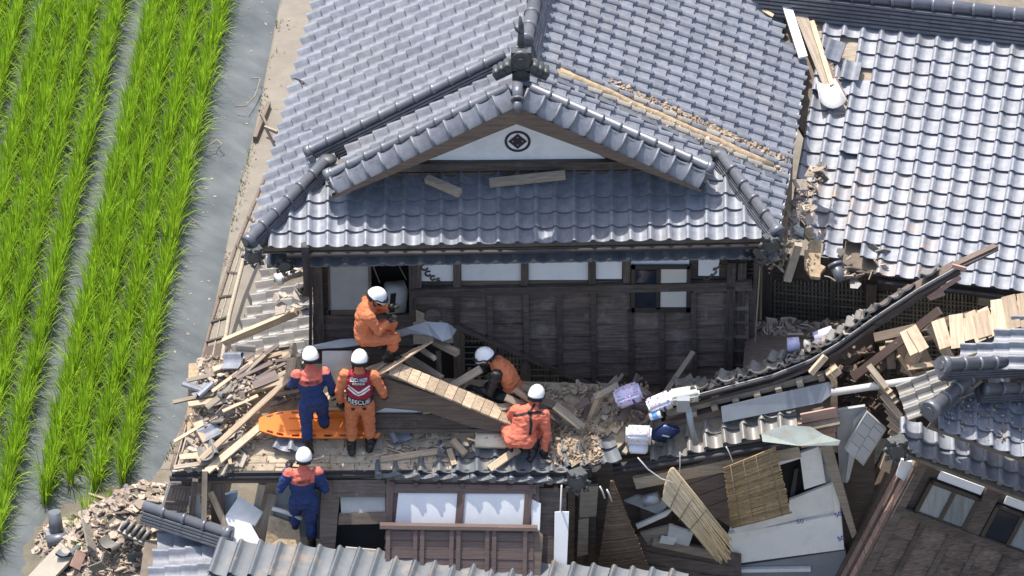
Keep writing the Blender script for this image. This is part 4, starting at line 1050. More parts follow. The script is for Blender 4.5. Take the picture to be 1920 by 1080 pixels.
# pale green sheet, reed screens, pipe, cords
gs = MB(); gp_ = [xa(1427, 812, -.3), xa(1470, 797, -.25), xa(1520, 800, -.25), xa(1545, 815, -.3), xa(1576, 826, -.35), xa(1572, 835, -.38), xa(1500, 836, -.4), xa(1430, 828, -.38)]
gs.prism(gp_, (0, .02, -.02)); o = part('bent_sheet', gs, m_green); tag(o, 'pale green bent sheet with rusty crumbs above the white wall boards', 'sheet')
def screen(name, corners, d, label, m, nstrip, cords=4, par=None):
    root = thing(name, label, 'reed screen', sum((xa(x, y, d) for x, y in corners), V((0, 0, 0))) / 4)
    a, b, c, e = [xa(x, y, d) for x, y in corners]       # a top-left, b top-right, c bottom-right, e bottom-left
    mb = MB()
    for i in range(nstrip):
        t0, t1 = (i + rnd(-.1, .1)) / nstrip, (i + rnd(.85, 1.15)) / nstrip
        p, q = a.lerp(e, (t0 + t1) / 2), b.lerp(c, (t0 + t1) / 2); j = V((0, rnd(-.012, .0), 0))
        mb.tube([p + j + (q - p) * rnd(-.02, .01), p.lerp(q, .5) + j + V((0, -.01, rnd(-.008, .008))), q + j + (q - p) * rnd(-.01, .03)], (a - e).length / nstrip * .6, 5)
    stuff('reeds', mb, m, '', '', root)
    for k in range(cords):
        t = (k + .5) / cords; mb = MB(); mb.tube([a.lerp(b, t) + V((0, -.022, 0)), e.lerp(c, t) + V((rnd(-.02, .02), -.022, 0))], .006, 5); part('binding_cord', mb, m_lath, root)
    return root
screen('reed_screen', [(1358, 876), (1452, 838), (1482, 962), (1372, 990)], -.35, 'square brown reed mat hanging on the broken wall', m_reed, 70)
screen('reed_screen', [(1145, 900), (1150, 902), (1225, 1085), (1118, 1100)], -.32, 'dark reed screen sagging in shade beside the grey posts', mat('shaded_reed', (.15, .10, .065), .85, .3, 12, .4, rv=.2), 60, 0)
rs = thing('frayed_reed_screen', 'frayed pale straw screen hanging diagonally with its ends splayed', 'reed screen', xa(1300, 950, -.4))
mb = MB(); tL, tR, bR, bL = xa(1262, 876, -.35), xa(1266, 880, -.35), xa(1376, 1018, -.62), xa(1262, 985, -.4)
for i in range(90):
    t = i / 90; p = xa(1262 - 20 * t ** .5 * 1, 876 + 62 * t, -.35); q = xa(1378 - 45 * t, 1018 + 28 * math.sin(t * 3) + (8 * t), -.62 + .1 * t)
    m_ = p.lerp(q, .5) + V((0, rnd(-.02, .02), rnd(-.01, .01)))
    q = q + (q - p) * rnd(-.12, .04) + V((rnd(-.03, .03), 0, rnd(-.03, .03)))
    mb.tube([p + V((rnd(-.01, .01), 0, 0)), m_, q], rnd(.006, .009), 5)
stuff('reeds', mb, m_straw, '', '', rs)
for t in (.15, .35, .55): mb = MB(); mb.tube([tL.lerp(bR, t) + V((0, -.03, 0)), xa(1242, 938, -.35).lerp(xa(1330, 1040, -.5), t) + V((0, -.03, 0))], .006, 5); part('binding_cord', mb, m_lath, rs)
pipe = MB(); pipe.tube([xa(1560, 736, .1), xa(1620, 727, .05), xa(1690, 716, -.05), xa(1720, 713, -.1)], .055, 10); o = part('pvc_pipe', pipe, m_gut_l); tag(o, 'grey white plastic pipe crossing to the tilted house roof', 'pipe')
mb = MB(); mb.tube([xa(1196, 858, -.5), xa(1215, 880, -.5), xa(1240, 898, -.45), xa(1266, 906, -.42)], .01, 5); o = part('cord', mb, m_rope); tag(o, 'thin white cord sagging from the gutter to the straw screen', 'cord')
mb = MB(); mb.tube([xa(1053, 910, -.55), xa(1050, 980, -.55), xa(1042, 1078, -.5)], .012, 5); o = part('cord', mb, m_rope); tag(o, 'white rope hanging straight down from the corner ornament', 'rope')
mb = MB(); mb.tube([xa(1362, 838, -.5), xa(1368, 850, -.45), xa(1374, 866, -.4)], .009, 5); o = part('cord', mb, m_rope); tag(o, 'short white tie above the square brown reed mat', 'cord')
mb = MB(); mb.tube([xa(1275, 848, -.45), xa(1275, 870, -.42), xa(1274, 888, -.4)], .008, 5); o = part('cord', mb, m_rope); tag(o, 'short white cord above the top of the straw screen', 'cord')
for i, (x, y) in enumerate(((1138, 918), (1125, 912))):
    mb = MB(); mb.tube([xa(x, y, -.5), xa(x + 5, y + 10, -.5), xa(x + 9, y + 22, -.48)], .013, 5); o = part('torn_strip', mb, m_gut_l); tag(o, 'pale torn strip hanging ' + ('right' if i == 0 else 'left') + ' of the pair under the dark eave', 'strip')

# ------------------------------------------------------------------ tilted house at lower right (D)
D = thing('tilted_house', 'tilted dark timber house with sliding windows slumping at lower right', 'house', (6.3, -1.6, 0))
De = V((.88, .1, -.46)).normalized(); Dw = V((.46, 0, .88)); Dw = (Dw - De * Dw.dot(De)).normalized(); Df = De.cross(Dw)
D0 = aty(1735, 870, -1.6)
def dp(px, py, d=0): return on(px, py, D0 + Df * d, Df)
def dq(pts, d, t, name, m, par=D): mb = MB(); mb.prism([dp(x, y, d) for x, y in pts], Df * -t); return part(name, mb, m, par)
dq([(1722, 868), (1960, 955), (1960, 1200), (1610, 1200)], -.04, .1, 'wall_backing', m_wood_d)
# planks and battens
def dxy(s, r):                                             # s along wall 0..1 from left, r down in px from the eave line
    return (1732 + 238 * s - .53 * r, 872 + 88 * s + r)
cols = [0, .2, .42, .64, .86, 1.08, 1.3]
for i in range(6):
    r = 92
    while r < 330:
        h = rnd(30, 36); a = [dxy(cols[i], r), dxy(cols[i + 1], r), dxy(cols[i + 1], r + h), dxy(cols[i], r + h)]
        ps = [dp(*q) for q in a]; mb = MB(); mb.prism([ps[0], ps[1], ps[2] + Df * .03, ps[3] + Df * .03], Df * -.025); part('wall_plank', mb, m_wood_w, D); r += h
    if i: dq([dxy(cols[i] - .015, 88), dxy(cols[i] + .025, 88), dxy(cols[i] + .025, 340), dxy(cols[i] - .015, 340)], .05, .04, 'batten', m_wood_d)
dq([dxy(-.03, 80), dxy(1.2, 80), dxy(1.2, 93), dxy(-.03, 93)], .07, .08, 'sill_beam', m_wood_d)
dq([dxy(-.03, -5), dxy(.03, -5), dxy(.03, 340), dxy(-.03, 340)], .06, .1, 'corner_post', m_wood_d)
for s0, s1 in ((.1, .5), (.62, 1.05)):
    dq([dxy(s0 + .04, 0), dxy(s1 - .02, 0), dxy(s1 - .02, 14), dxy(s0 + .04, 14)], .01, .03, 'plaster_panel', m_white)
    wdo = dq([dxy(s0, 20), dxy(s1, 20), dxy(s1, 82), dxy(s0, 82)], .03, .06, 'window', m_alu)
    mid = (s0 + s1) / 2
    for q, m in (((s0 + .03, mid - .015), m_curtain if s0 < .5 else m_glass), ((mid + .015, s1 - .03), m_curtain)):
        dq([dxy(q[0], 26), dxy(q[1], 26), dxy(q[1], 76), dxy(q[0], 76)], .045, .02, 'pane', m, wdo)
    for q in ((s0, 20, s1, 25), (s0, 77, s1, 83), (s0, 20, s0 + .03, 82), (s1 - .03, 20, s1, 82), (mid - .015, 20, mid + .015, 82)):
        dq([dxy(q[0], q[1]), dxy(q[2], q[1]), dxy(q[2], q[3]), dxy(q[0], q[3])], .065, .03, 'frame', m_alu, wdo)
dq([dxy(.5, -5), dxy(.61, -5), dxy(.61, 85), dxy(.5, 85)], .05, .08, 'wall_post', m_wood_d)
# left side wall with pink siding
def dside(s, r, d=0):                                       # s back from the corner in metres, r down in px
    p = dp(*dxy(-.03, r)); return p - Df * s - De * d
mb = MB(); mb.prism([dside(0, 0, .0), dside(1.3, 0, .0), dside(1.3, 420, .0), dside(0, 420, .0)], De * .08); part('side_wall', mb, m_wood_b, D)
for c, (s0, s1) in enumerate(((.06, .26), (.32, .52))):
    r = 2
    while r < 330:
        h = 26; mb = MB(); mb.prism([dside(s0, r, .03), dside(s1, r, .03), dside(s1, r + h - 1.6, .03), dside(s0, r + h - 1.6, .03)], De * .03); part('siding_panel', mb, m_brickp, D); r += h
for s0, s1 in ((-.02, .05), (.265, .315), (.53, .62)):
    mb = MB(); mb.prism([dside(s0, -6, .06), dside(s1, -6, .06), dside(s1, 360, .06), dside(s0, 360, .06)], De * .06); part('side_post', mb, m_wood_b, D)
mb = MB(); mb.prism([dside(-.02, -10, .09), dside(.66, -10, .09), dside(.66, 6, .09), dside(-.02, 6, .09)], De * .08); part('side_beam', mb, m_wood_p, D)
dq([(1690, 862), (1733, 872), (1712, 912), (1680, 892)], -.1, .04, 'white_end_panel', m_white)
# pent roof over the wall, deep in shade
def de(px, py, d=.45): return dp(px, py, d)
dn = (-Df * .36 + Dw).normalized()
pr = MB(); pr.prism([de(1694, 850), de(1990, 962), de(1990, 962) - Df * .5 + Dw * .2, de(1694, 850) - Df * .5 + Dw * .2], Dw * -.05); dpo = part('pent_roof', pr, m_under, D)
inst = []
field(inst, de(1700, 848) , De, -Df + Dw * .36, dn, 10, 2, tf, .265, jit=1.2)
emit_tiles(dpo, inst)
for i in range(10): 
    p = de(1700, 850) + De * (.265 * i - .1) + Df * .02 + Dw * .05; mk('eave_cap', bpy.data.meshes['eave_cap'], dpo, T4(p, Matrix((De, -Df, Dw)).transposed()) @ Matrix.Diagonal((1.2, 1, 1.2, 1)))
corner_orn(dp(1682, 838, .5), 1.2, D)
# main roof planes
e2 = V((.88, .1, -.46)).normalized(); d2 = V((-.05, -.94, -.3)).normalized(); d2 = (d2 - e2 * d2.dot(e2)).normalized(); n2 = d2.cross(e2); n2 = n2 if n2.z > 0 else -n2
RD0 = dp(1740, 800, .85)
def rd(px, py, h=0): return on(px, py, RD0 + n2 * h, n2)
mb = MB(); mb.prism([rd(1742, 798, -.03), rd(1990, 886, -.03), rd(1990, 720, -.03), rd(1840, 715, -.03), rd(1765, 765, -.03)], n2 * -.08); rdo = part('roof', mb, m_under, D)
inst = []
sk2 = (rd(1840, 840) - rd(1815, 740)).normalized()
def test_d(p):
    a, b = pix(p); return a > 1748 + max(0, (775 - b)) * 1.25 and b > 724
field(inst, rd(1742, 802) - e2 * .53, e2, -d2, n2, 20, 11, tf, .265, test=test_d, jit=1.3)
emit_tiles(rdo, inst)
mb = MB(); 
for k in range(90):
    qx = rnd(1775, 1915); p = rd(qx, rnd(745, 786 + (qx - 1742) * .36), .06); s = rnd(.01, .028); mb.box(p, (s * 1.5, s, s), Quaternion((rnd(-1, 1), rnd(-1, 1), rnd(-1, 1), 1)).normalized().to_matrix())
stuff('bedding_clods', mb, m_clod, '', '', D)
# left roof plane facing left, columns run almost horizontally in view
l_up = V((.9, .12, .42)).normalized(); l_ac = V((.35, -.9, -.2)); l_ac = (l_ac - l_up * l_ac.dot(l_up)).normalized(); n3 = l_ac.cross(l_up); n3 = n3 if n3.z > 0 else -n3
LD0 = rd(1765, 765)
def ld(px, py, h=0): return on(px, py, LD0 + n3 * h, n3)
mb = MB(); mb.prism([ld(1684, 735, -.03), ld(1755, 785, -.03), ld(1840, 712, -.03), ld(1752, 706, -.03)], n3 * -.06); ldo = part('roof', mb, m_under, D)
inst = []
field(inst, ld(1686, 738), l_ac, l_up, n3, 5, 5, tile_mesh(m_oldtile, .2), .2, test=lambda p: pix(p)[0] < 1700 + (800 - pix(p)[1]) * 1.6, jit=1.5)
emit_tiles(ldo, inst)
# upper left-facing slope with smoked tiles behind the ridge, and bare boards above it
UD = rd(1770, 690) + V((0, .35, .3))
un3 = V((-.3, -.45, .85)).normalized()
def ud(px, py, h=0): return on(px, py, UD + un3 * h, un3)
ua = (ud(1900, 640) - ud(1790, 672)).normalized(); uu = V(un3).cross(ua); uu = uu if uu.y > 0 else -uu
mb = MB(); mb.prism([ud(1765, 690, -.03), ud(1990, 680, -.03), ud(1990, 560, -.03), ud(1900, 590, -.03), ud(1828, 640, -.03)], un3 * -.05); udo = part('roof', mb, m_under, D)
inst = []
up3 = (ud(1990, 665) - ud(1770, 672)).normalized(); ac3 = up3.cross(un3); ac3 = ac3 if ac3.y < 0 else -ac3
field(inst, ud(1775, 610), ac3, up3, un3, 10, 9, tile_mesh(m_tile, .2), .2, test=lambda p: pix(p)[1] > 672 - (pix(p)[0] - 1790) * .62 and pix(p)[1] < 690, jit=1)
emit_tiles(udo, inst)
ridge(D, rd(1758, 700, .42), rd(1990, 690, .42), .085, 4, .26, .05, seg=.28, up=(0, -.5, 1))
ridge(D, rd(1832, 742, .12), rd(1990, 734, .12), .08, 3, .24, .045, seg=.28, up=(0, -.5, 1), ends=False)
ridge(D, rd(1742, 778, .12), rd(1850, 690, .25), .095, 3, .22, .04, seg=.25, up=(.1, -.5, 1))
mb = MB(); mb.ball(rd(1852, 690, .38), .13, 6, sc_=(1.2, .9, .8)); part('mortar_joint', mb, m_ridge, D)
# bare roof boards beyond (pale) and slatted underside
for i in range(9):
    q_ = 1 if i < 4 else .2; jx = rnd(-9, 9) * q_
    a = ud(1712 + i * 27 + jx, 668 - i * 7 + rnd(-16, 6) * q_, .03 + .02 * (i % 2)); b = ud(1690 + i * 27 + 14 * (i > 2) + jx + rnd(-8, 8), 622 - i * 7 + rnd(-12, 12) * q_ - (18 if i > 5 else 0), rnd(.03, .05 + .07 * q_))
    post(a, b, rnd(.14, .2) if i < 4 else .2, .02, 'roof_board', m_wood_p, D, un3)
for i in range(5):
    a = ud(1840 + i * 24, 640 - i * 10, .03); b = ud(1818 + i * 24, 585 - i * 6, .03); post(a, b, .16, .02, 'roof_board', m_wood_p, D, un3)
sl = thing('slatted_deck', 'curved pale slats of torn roof boarding left of the tilted house roof', 'boarding', xa(1660, 730))
for i in range(13):
    t = i / 12; a = xa(1628 + 22 * t + 24 * math.sin(t * 2.6), 690 + 165 * t, .1 - .25 * t); b = xa(1662 + 34 * t + 20 * math.sin(t * 2.6), 745 + 110 * t - (18 if i < 4 else 0), -.12 - .2 * t)
    post(a + V((0, 0, .05)), b, .1, .02, 'slat', m_wood_p if i % 3 else m_wood_g, sl, (.5, -.5, 1))
mb = MB(); mb.prism([dp(1665, 838, .1), dp(1680, 835, .1), dp(1668, 888, .1), dp(1650, 880, .1)], Df * -.05); part('yellow_boarding', mb, m_wood_p, D)
# ------------------------------------------------------------------ rescuers
DG = lambda: bpy.context.evaluated_depsgraph_get()
def remesh(mb, vox=.0145, smooth=4, disp=.017, fr=11, seed=0):
    me = mb.mesh('tmp'); ob = bpy.data.objects.new('tmp', me); C.objects.link(ob)
    m = ob.modifiers.new('r', 'REMESH'); m.mode = 'VOXEL'; m.voxel_size = vox
    s = ob.modifiers.new('s', 'SMOOTH'); s.iterations = smooth; s.factor = .5
    bpy.context.view_layer.update()
    out = bpy.data.meshes.new_from_object(ob.evaluated_get(DG())); bpy.data.objects.remove(ob); bpy.data.meshes.remove(me)
    if disp:
        n = len(out.vertices); nr = [v.normal.copy() for v in out.vertices]
        for v, q in zip(out.vertices, nr):
            p = v.co; d = noise.noise(V((p.x * fr, p.y * fr, p.z * fr * 1.7)) + V((seed, 0, 0))) + .5 * noise.noise(V((p.x * fr * 2.3 + seed, p.y * fr * 2.3, p.z * fr * 3)))
            v.co = p + q * d * disp
    out.update(); out.polygons.foreach_set('use_smooth', [True] * len(out.polygons)); return out
def segd(p, a, b):
    ab = b - a; t = max(0, min(1, (p - a).dot(ab) / max(ab.length_squared, 1e-9))); return (p - (a + ab * t)).length, t
def drape(me, bvh, c, eu, ev, n, off=.006):
    for v in me.vertices:
        o = c + eu * v.co.x + ev * v.co.y; h = bvh.ray_cast(o - n * .4, n, 1.0)
        base = h[0] if h[0] is not None else o
        v.co = base - n * (off + v.co.z)
    me.update(); return me
def quad_strip(pts, wd, sub=14):
    """flat strip in 2D through pts, finely divided so that it can be draped"""
    P_ = []
    for i in range(len(pts) - 1):
        for k in range(sub): P_.append((pts[i][0] + (pts[i + 1][0] - pts[i][0]) * k / sub, pts[i][1] + (pts[i + 1][1] - pts[i][1]) * k / sub))
    P_.append(pts[-1]); mb = MB(); vs_ = []
    for i, p in enumerate(P_):
        a = P_[max(i - 1, 0)]; b = P_[min(i + 1, len(P_) - 1)]; dx, dy = b[0] - a[0], b[1] - a[1]; l = math.hypot(dx, dy) or 1
        for s in (-.5, 0, .5): vs_.append(V((p[0] - dy / l * wd * s, p[1] + dx / l * wd * s, 0)))
    mb.add(vs_, [(i * 3 + k, i * 3 + k + 1, i * 3 + k + 4, i * 3 + k + 3) for i in range(len(P_) - 1) for k in (0, 1)], True); return mb
def hand(par, w_, d, side, m, curl=.5):
    """glove: palm, four bent fingers and a thumb"""
    d = V(d).normalized(); f = frame(d, (0, 0, 1)); y = f @ V((0, 1, 0)); z = f @ V((0, 0, 1)); mb = MB(); w_ = V(w_)
    mb.tube([w_ - d * .03, w_ + d * .02, w_ + d * .085], [.04, .045, .042], 10)
    for k in range(4):
        b = w_ + d * .08 + y * (k - 1.5) * .022; l = (.07, .08, .076, .06)[k]
        p1 = b + d * l * .5 - z * curl * .01; p2 = p1 + (d * (1 - curl) - z * curl).normalized() * l * .35; p3 = p2 + (d * (.6 - curl) - z).normalized() * l * .3
        mb.tube([b, p1, p2, p3], [.0125, .0118, .011, .008], 6)
    b = w_ + d * .03 + y * side * .04; mb.tube([b, b + (d + y * side * .8).normalized() * .04, b + (d * 1.2 + y * side * .3 - z * .4).normalized() * .075], [.015, .014, .01], 6)
    return part('glove', mb, m, par)
def person(label, pos, yaw, J, top, legs, yoke=None, sleeves=None, seed=0, sc_=1.0, vest=False, backtext=None, harness=False, hf=(0, 1, -.25), boots_h=.55):
    root = thing('person', label, 'person', pos, 'rescuers on the wrecked house')
    Rz = Matrix.Rotation(R(yaw), 3, 'Z'); P0 = V(pos)
    G_ = {k: P0 + Rz @ (V(v) * sc_) for k, v in J.items()}
    g = lambda k: G_[k]
    side_s = (g('shR') - g('shL')).normalized(); side_h = (g('hipR') - g('hipL')).normalized()
    mb = MB(); segs = []
    pel = (g('hipL') + g('hipR')) / 2; shm = (g('shL') + g('shR')) / 2; nk = g('neck')
    spine = [(pel - (g('chest') - pel).normalized() * .07, .165, .12), (pel + V((0, 0, .04)), .178, .135), (pel.lerp(g('chest'), .45), .162, .125), (g('chest'), .185, .14), (g('chest').lerp(shm, .75), .19, .13), (shm.lerp(nk, .45), .12, .1), (nk, .07, .068)]
    rings = []
    for i, (c, a, b) in enumerate(spine):
        t = i / (len(spine) - 1); sd = side_h.lerp(side_s, t).normalized()
        ax = (spine[min(i + 1, 6)][0] - spine[max(i - 1, 0)][0]).normalized(); sd = (sd - ax * sd.dot(ax)).normalized(); fw = ax.cross(sd)
        rings.append([c + sd * a * sc_ * math.cos(k / 20 * 2 * math.pi) + fw * b * sc_ * math.sin(k / 20 * 2 * math.pi) for k in range(20)])
    mb.loft(rings)
    def limb(lb, pts, rs):
        mb.tube(pts, [r * sc_ for r in rs], 12)
        for p, r in zip(pts, rs): mb.ball(p, r * sc_ * .99, 6)
        for i in range(len(pts) - 1): segs.append((lb, pts[i], pts[i + 1], rs[i] * sc_, rs[i + 1] * sc_))
    for s in 'LR':
        sh, el, wr = g('sh' + s), g('el' + s), g('wr' + s)
        limb('arm', [sh, sh.lerp(el, .5), el, el.lerp(wr, .45), wr], [.085, .075, .064, .062, .047])
        hp, kn, an, to = g('hip' + s), g('kn' + s), g('an' + s), g('toe' + s)
        cut = an.lerp(kn, boots_h)
        limb('leg', [hp, hp.lerp(kn, .5), kn, kn.lerp(an, .4), cut], [.115, .105, .083, .085, .078])
        limb('boot', [cut, an, an + (to - an) * .1], [.072, .064, .066]); limb('boot', [an - (to - an) * .25 + V((0, 0, -.045)), to], [.056, .052])
    segs.append(('torso', pel, g('chest'), .17 * sc_, .17 * sc_)); segs.append(('torso', g('chest'), shm, .17 * sc_, .16 * sc_)); segs.append(('torso', shm, nk, .1, .06))
    hd = g('head'); F_ = (Rz @ V(hf)).normalized(); S_ = F_.cross(V((0, 0, 1))).normalized(); U_ = S_.cross(F_)
    HM = Matrix((S_, F_, U_)).transposed()
    mb.tube([nk - (hd - nk) * .2, hd - U_ * .06], [.062, .056], 12); segs.append(('skin', nk.lerp(hd, .35), hd - U_ * .05, .058, .055))
    rg = []
    for i in range(1, 9):
        ph = math.pi * i / 9; rg.append([hd + HM @ V((.078 * math.sin(ph) * math.cos(k / 16 * 2 * math.pi), .098 * math.sin(ph) * math.sin(k / 16 * 2 * math.pi), -.118 * math.cos(ph))) for k in range(16)])
    mb.loft(rg); mb.tube([hd + HM @ V((0, .085, .0)), hd + HM @ V((0, .112, -.03)), hd + HM @ V((0, .09, -.04))], [.012, .018, .012], 8)
    for s in (-1, 1): mb.ball(hd + HM @ V((s * .08, -.005, -.015)), .028, 5, sc_=(.5, .8, 1.2))
    mb.ball(hd + HM @ V((0, .09, -.065)), .024, 5, sc_=(1.2, .6, .5))
    segs.append(('skin', hd, hd + U_ * .03, .1, .1))
    me = remesh(mb, seed=seed)
    mats = [top, legs, m_boot, m_skin, yoke or top, sleeves or top]
    for m in mats: me.materials.append(m)
    sp0, sp1 = pel, shm; ax = (sp1 - sp0); L_ = ax.length; mi = []; tl_ = []
    for p in me.polygons:
        c = p.center; best = min(segs, key=lambda s: segd(c, s[1], s[2])[0] - (s[3] + s[4]) / 2); lb = best[0]
        t = (c - sp0).dot(ax) / L_ ** 2
        k = {'arm': 5, 'leg': 1, 'boot': 2, 'skin': 3, 'torso': 0}[lb]
        if lb == 'torso' and t < -.02: k = 1
        if yoke and lb == 'torso' and .0 < t < .055: k = 2
        if yoke and ((lb == 'torso' and t > .74) or (lb == 'arm' and t > 1.02)): k = 4
        mi.append(k); tl_.append((lb, t))
    me.polygons.foreach_set('material_index', mi); me.name = 'body'
    body = mk('body', me, root)
    bvh = BVHTree.FromPolygons([v.co.copy() for v in me.vertices], [tuple(p.vertices) for p in me.polygons])
    back = (Rz @ V((0, 1, 0))); sidew = (Rz @ V((1, 0, 0)))
    sp = ax.normalized(); bd = (sp.cross(side_s)); bd = bd if bd.dot(back) > 0 else -bd; bd.normalize()
    top_bvh = bvh
    if vest:
        used = {}; vv = []; ff = []; fm = []
        for p, (lb, t) in zip(me.polygons, tl_):
            if not (lb == 'torso' and .13 < t < 1.12): continue
            f = []
            for i in p.vertices:
                if i not in used: v = me.vertices[i]; used[i] = len(vv); vv.append(v.co + v.normal * .018)
                f.append(used[i])
            ff.append(f); fm.append(1 if t < .34 else 0)
        vm = bpy.data.meshes.new('vest'); vm.from_pydata(vv, [], ff); vm.update(); vm.materials.append(m_crimson); vm.materials.append(m_black)
        vm.polygons.foreach_set('material_index', fm); vm.polygons.foreach_set('use_smooth', [True] * len(ff))
        vo = mk('vest', vm, root); md = vo.modifiers.new('thick', 'SOLIDIFY'); md.thickness = .012
        top_bvh = BVHTree.FromPolygons([V(v) for v in vv], ff)
        ctr = sp0 + ax * .62
        dm = lambda m_, me2, c, nm: mk(nm, drape(me2, top_bvh, c, side_s, sp, bd), vo)
        for dz in (0, -.052):
            q = quad_strip([(-.155, .06 + dz), (0, -.03 + dz), (.155, .06 + dz)], .03); mk('reflective_stripe', drape(q.mesh('stripe', m_wtxt), top_bvh, ctr + sp * .02, side_s, sp, bd), vo)
        q = quad_strip([(-.115, 0), (.115, 0)], .125); mk('name_patch', drape(q.mesh('name_patch', m_black), top_bvh, ctr + sp * .165, side_s, sp, bd, .004), vo)
        mk('lettering', drape(text_me('山口消防', .062, m_wtxt), top_bvh, ctr + sp * .185, side_s, sp, bd, .008), vo)
        mk('lettering', drape(text_me('特別救助隊', .036, m_wtxt), top_bvh, ctr + sp * .13, side_s, sp, bd, .008), vo)
        mk('lettering', drape(text_me('RESCUE', .092, m_wtxt), top_bvh, sp0 + ax * .235, side_s, sp, bd, .008), vo)
        for s, zz in ((-1, -.0), (1, .015)): q = MB(); q.box(sp0 - bd * .15 + side_s * s * .08 - sp * (.0 - zz), (.05, .02, .03)); part('belt_pouch', q, m_black, root)
    if backtext:
        mk('lettering', drape(text_me(backtext, .07, m_dtxt), bvh, sp0 + ax * .84, side_s, sp, bd, .004), body)
    if harness:
        for pts in ([(-.21, .12), (0, .22), (.2, .23)], [(0, .23), (.08, .05), (.12, -.12)], [(0, .22), (.02, .34)]):
            q = quad_strip(pts, .035); mk('harness_strap', drape(q.mesh('harness_strap', m_black), bvh, sp0 + ax * .55, side_s, sp, bd, .006), root)
        q = MB(); hh = bvh.ray_cast(sp0 + ax * .55 + sp * .22 - bd * .4, bd, 1); q.box((hh[0] or sp0) - bd * .012, (.06, .03, .06)); part('harness_buckle', q, m_black, root)
    for s in 'LR':
        el, wr = g('el' + s), g('wr' + s); hand(root, wr + (wr - el).normalized() * .01, wr - el, (1 if s == 'L' else -1), m_black)
    # helmet, goggles, chin strap
    hmb = MB(); rg = []
    for i in range(8):
        ph = (math.pi / 2) * i / 7.15; rg.append([hd + HM @ V((.118 * math.cos(ph) * math.cos(k / 24 * 2 * math.pi), .146 * math.cos(ph) * math.sin(k / 24 * 2 * math.pi) - .0, .008 + .15 * math.sin(ph))) for k in range(24)])
    br = [hd + HM @ V((.126 * math.cos(k / 24 * 2 * math.pi), .146 * math.sin(k / 24 * 2 * math.pi) + (.03 if math.sin(k / 24 * 2 * math.pi) > .3 else .0), -.006)) for k in range(24)]
    hmb.loft([br] + rg); helm = part('helmet', hmb, m_helm, root)
    hb = MB(); hb.tube([hd + HM @ V((.124 * math.cos(k / 20 * 2 * math.pi), .150 * math.sin(k / 20 * 2 * math.pi), .022 - .03 * (math.sin(k / 20 * 2 * math.pi) < -.2))) for k in range(21)], .011, 6); part('goggle_strap', hb, m_black, helm)
    gb = MB(); gb.tube([hd + HM @ V((.125 * math.cos(a), .158 * math.sin(a), .045)) for a in np.linspace(R(38), R(142), 9)], [.024] * 9, 8); part('goggles', gb, m_black, helm)
    sb = MB()
    for s in (-1, 1): sb.tube([hd + HM @ V((s * .1, -.07, .0)), hd + HM @ V((s * .09, .0, -.07)), hd + HM @ V((s * .04, .07, -.125)), hd + HM @ V((0, .08, -.13))], .009, 6)
    sb.tube([hd + HM @ V((x, -.112 + abs(x) * .5, -.045)) for x in (-.09, -.05, 0, .05, .09)], .026, 8)
    part('chin_strap', sb, m_black, helm)
    hl_ = MB(); hl_.loft([[hd + HM @ V((r * .088 * math.cos(k / 14 * 2 * math.pi), r * .106 * math.sin(k / 14 * 2 * math.pi) - .012, z)) for k in range(14)] for r, z in ((.82, -.055), (1.0, -.03), (1.02, .02))]); 
    return root, bvh, G_

ST = dict(hipL=(-.1, 0, .93), hipR=(.1, 0, .93), chest=(0, .02, 1.24), neck=(0, .035, 1.5), head=(0, .075, 1.65))
J3 = dict(ST, knL=(-.125, .05, .5), knR=(.125, .08, .5), anL=(-.13, 0, .09), anR=(.13, .07, .11), toeL=(-.15, .17, .045), toeR=(.17, .23, .07), shL=(-.2, .02, 1.42), shR=(.2, .02, 1.42), elL=(-.285, .0, 1.13), wrL=(-.27, .08, .88), elR=(.32, .01, 1.17), wrR=(.33, .14, .97))
person('person in orange suit and crimson vest marked RESCUE standing by the orange stretcher', por(676, 852), -4, J3, m_orange, m_orange, vest=True, seed=3, hf=(.05, 1, -.3))
J2 = dict(hipL=(-.1, 0, .93), hipR=(.1, .0, .93), chest=(-.03, .04, 1.23), neck=(-.03, .07, 1.49), head=(-.01, .12, 1.65), knL=(-.1, .06, .5), knR=(.16, .22, .56), anL=(-.08, .0, .09), anR=(.2, .16, .2), toeL=(-.1, .17, .045), toeR=(.27, .32, .17), shL=(-.22, .06, 1.41), shR=(.17, .03, 1.41), elL=(-.27, .16, 1.15), wrL=(-.12, .32, 1.08), elR=(.27, .03, 1.13), wrR=(.3, .16, .9))
person('person in navy suit with salmon shoulders standing by the orange stretcher', por(590, 850), 12, J2, m_navy, m_navy, yoke=m_yoke, seed=8, backtext='消防団', hf=(.1, 1, -.3))
J6 = dict(hipL=(-.1, 0, .95), hipR=(.1, 0, .93), chest=(-.02, .02, 1.24), neck=(.0, .04, 1.5), head=(.02, .085, 1.65), knL=(-.12, .2, .58), knR=(.1, .05, .5), anL=(-.13, .12, .24), anR=(.1, 0, .08), toeL=(-.16, .28, .2), toeR=(.12, .17, .04), shL=(-.2, .03, 1.43), shR=(.2, .02, 1.41), elL=(-.33, .0, 1.18), wrL=(-.2, .2, 1.36), elR=(.31, -.02, 1.13), wrR=(.2, .2, 1.04))
person('person in navy suit with salmon shoulders, lowest of all, under the porch eave', aty(572, 1034, -1.62), 6, J6, m_navy, m_navy, yoke=m_yoke, seed=21, backtext='消防団', hf=(.1, 1, -.25))
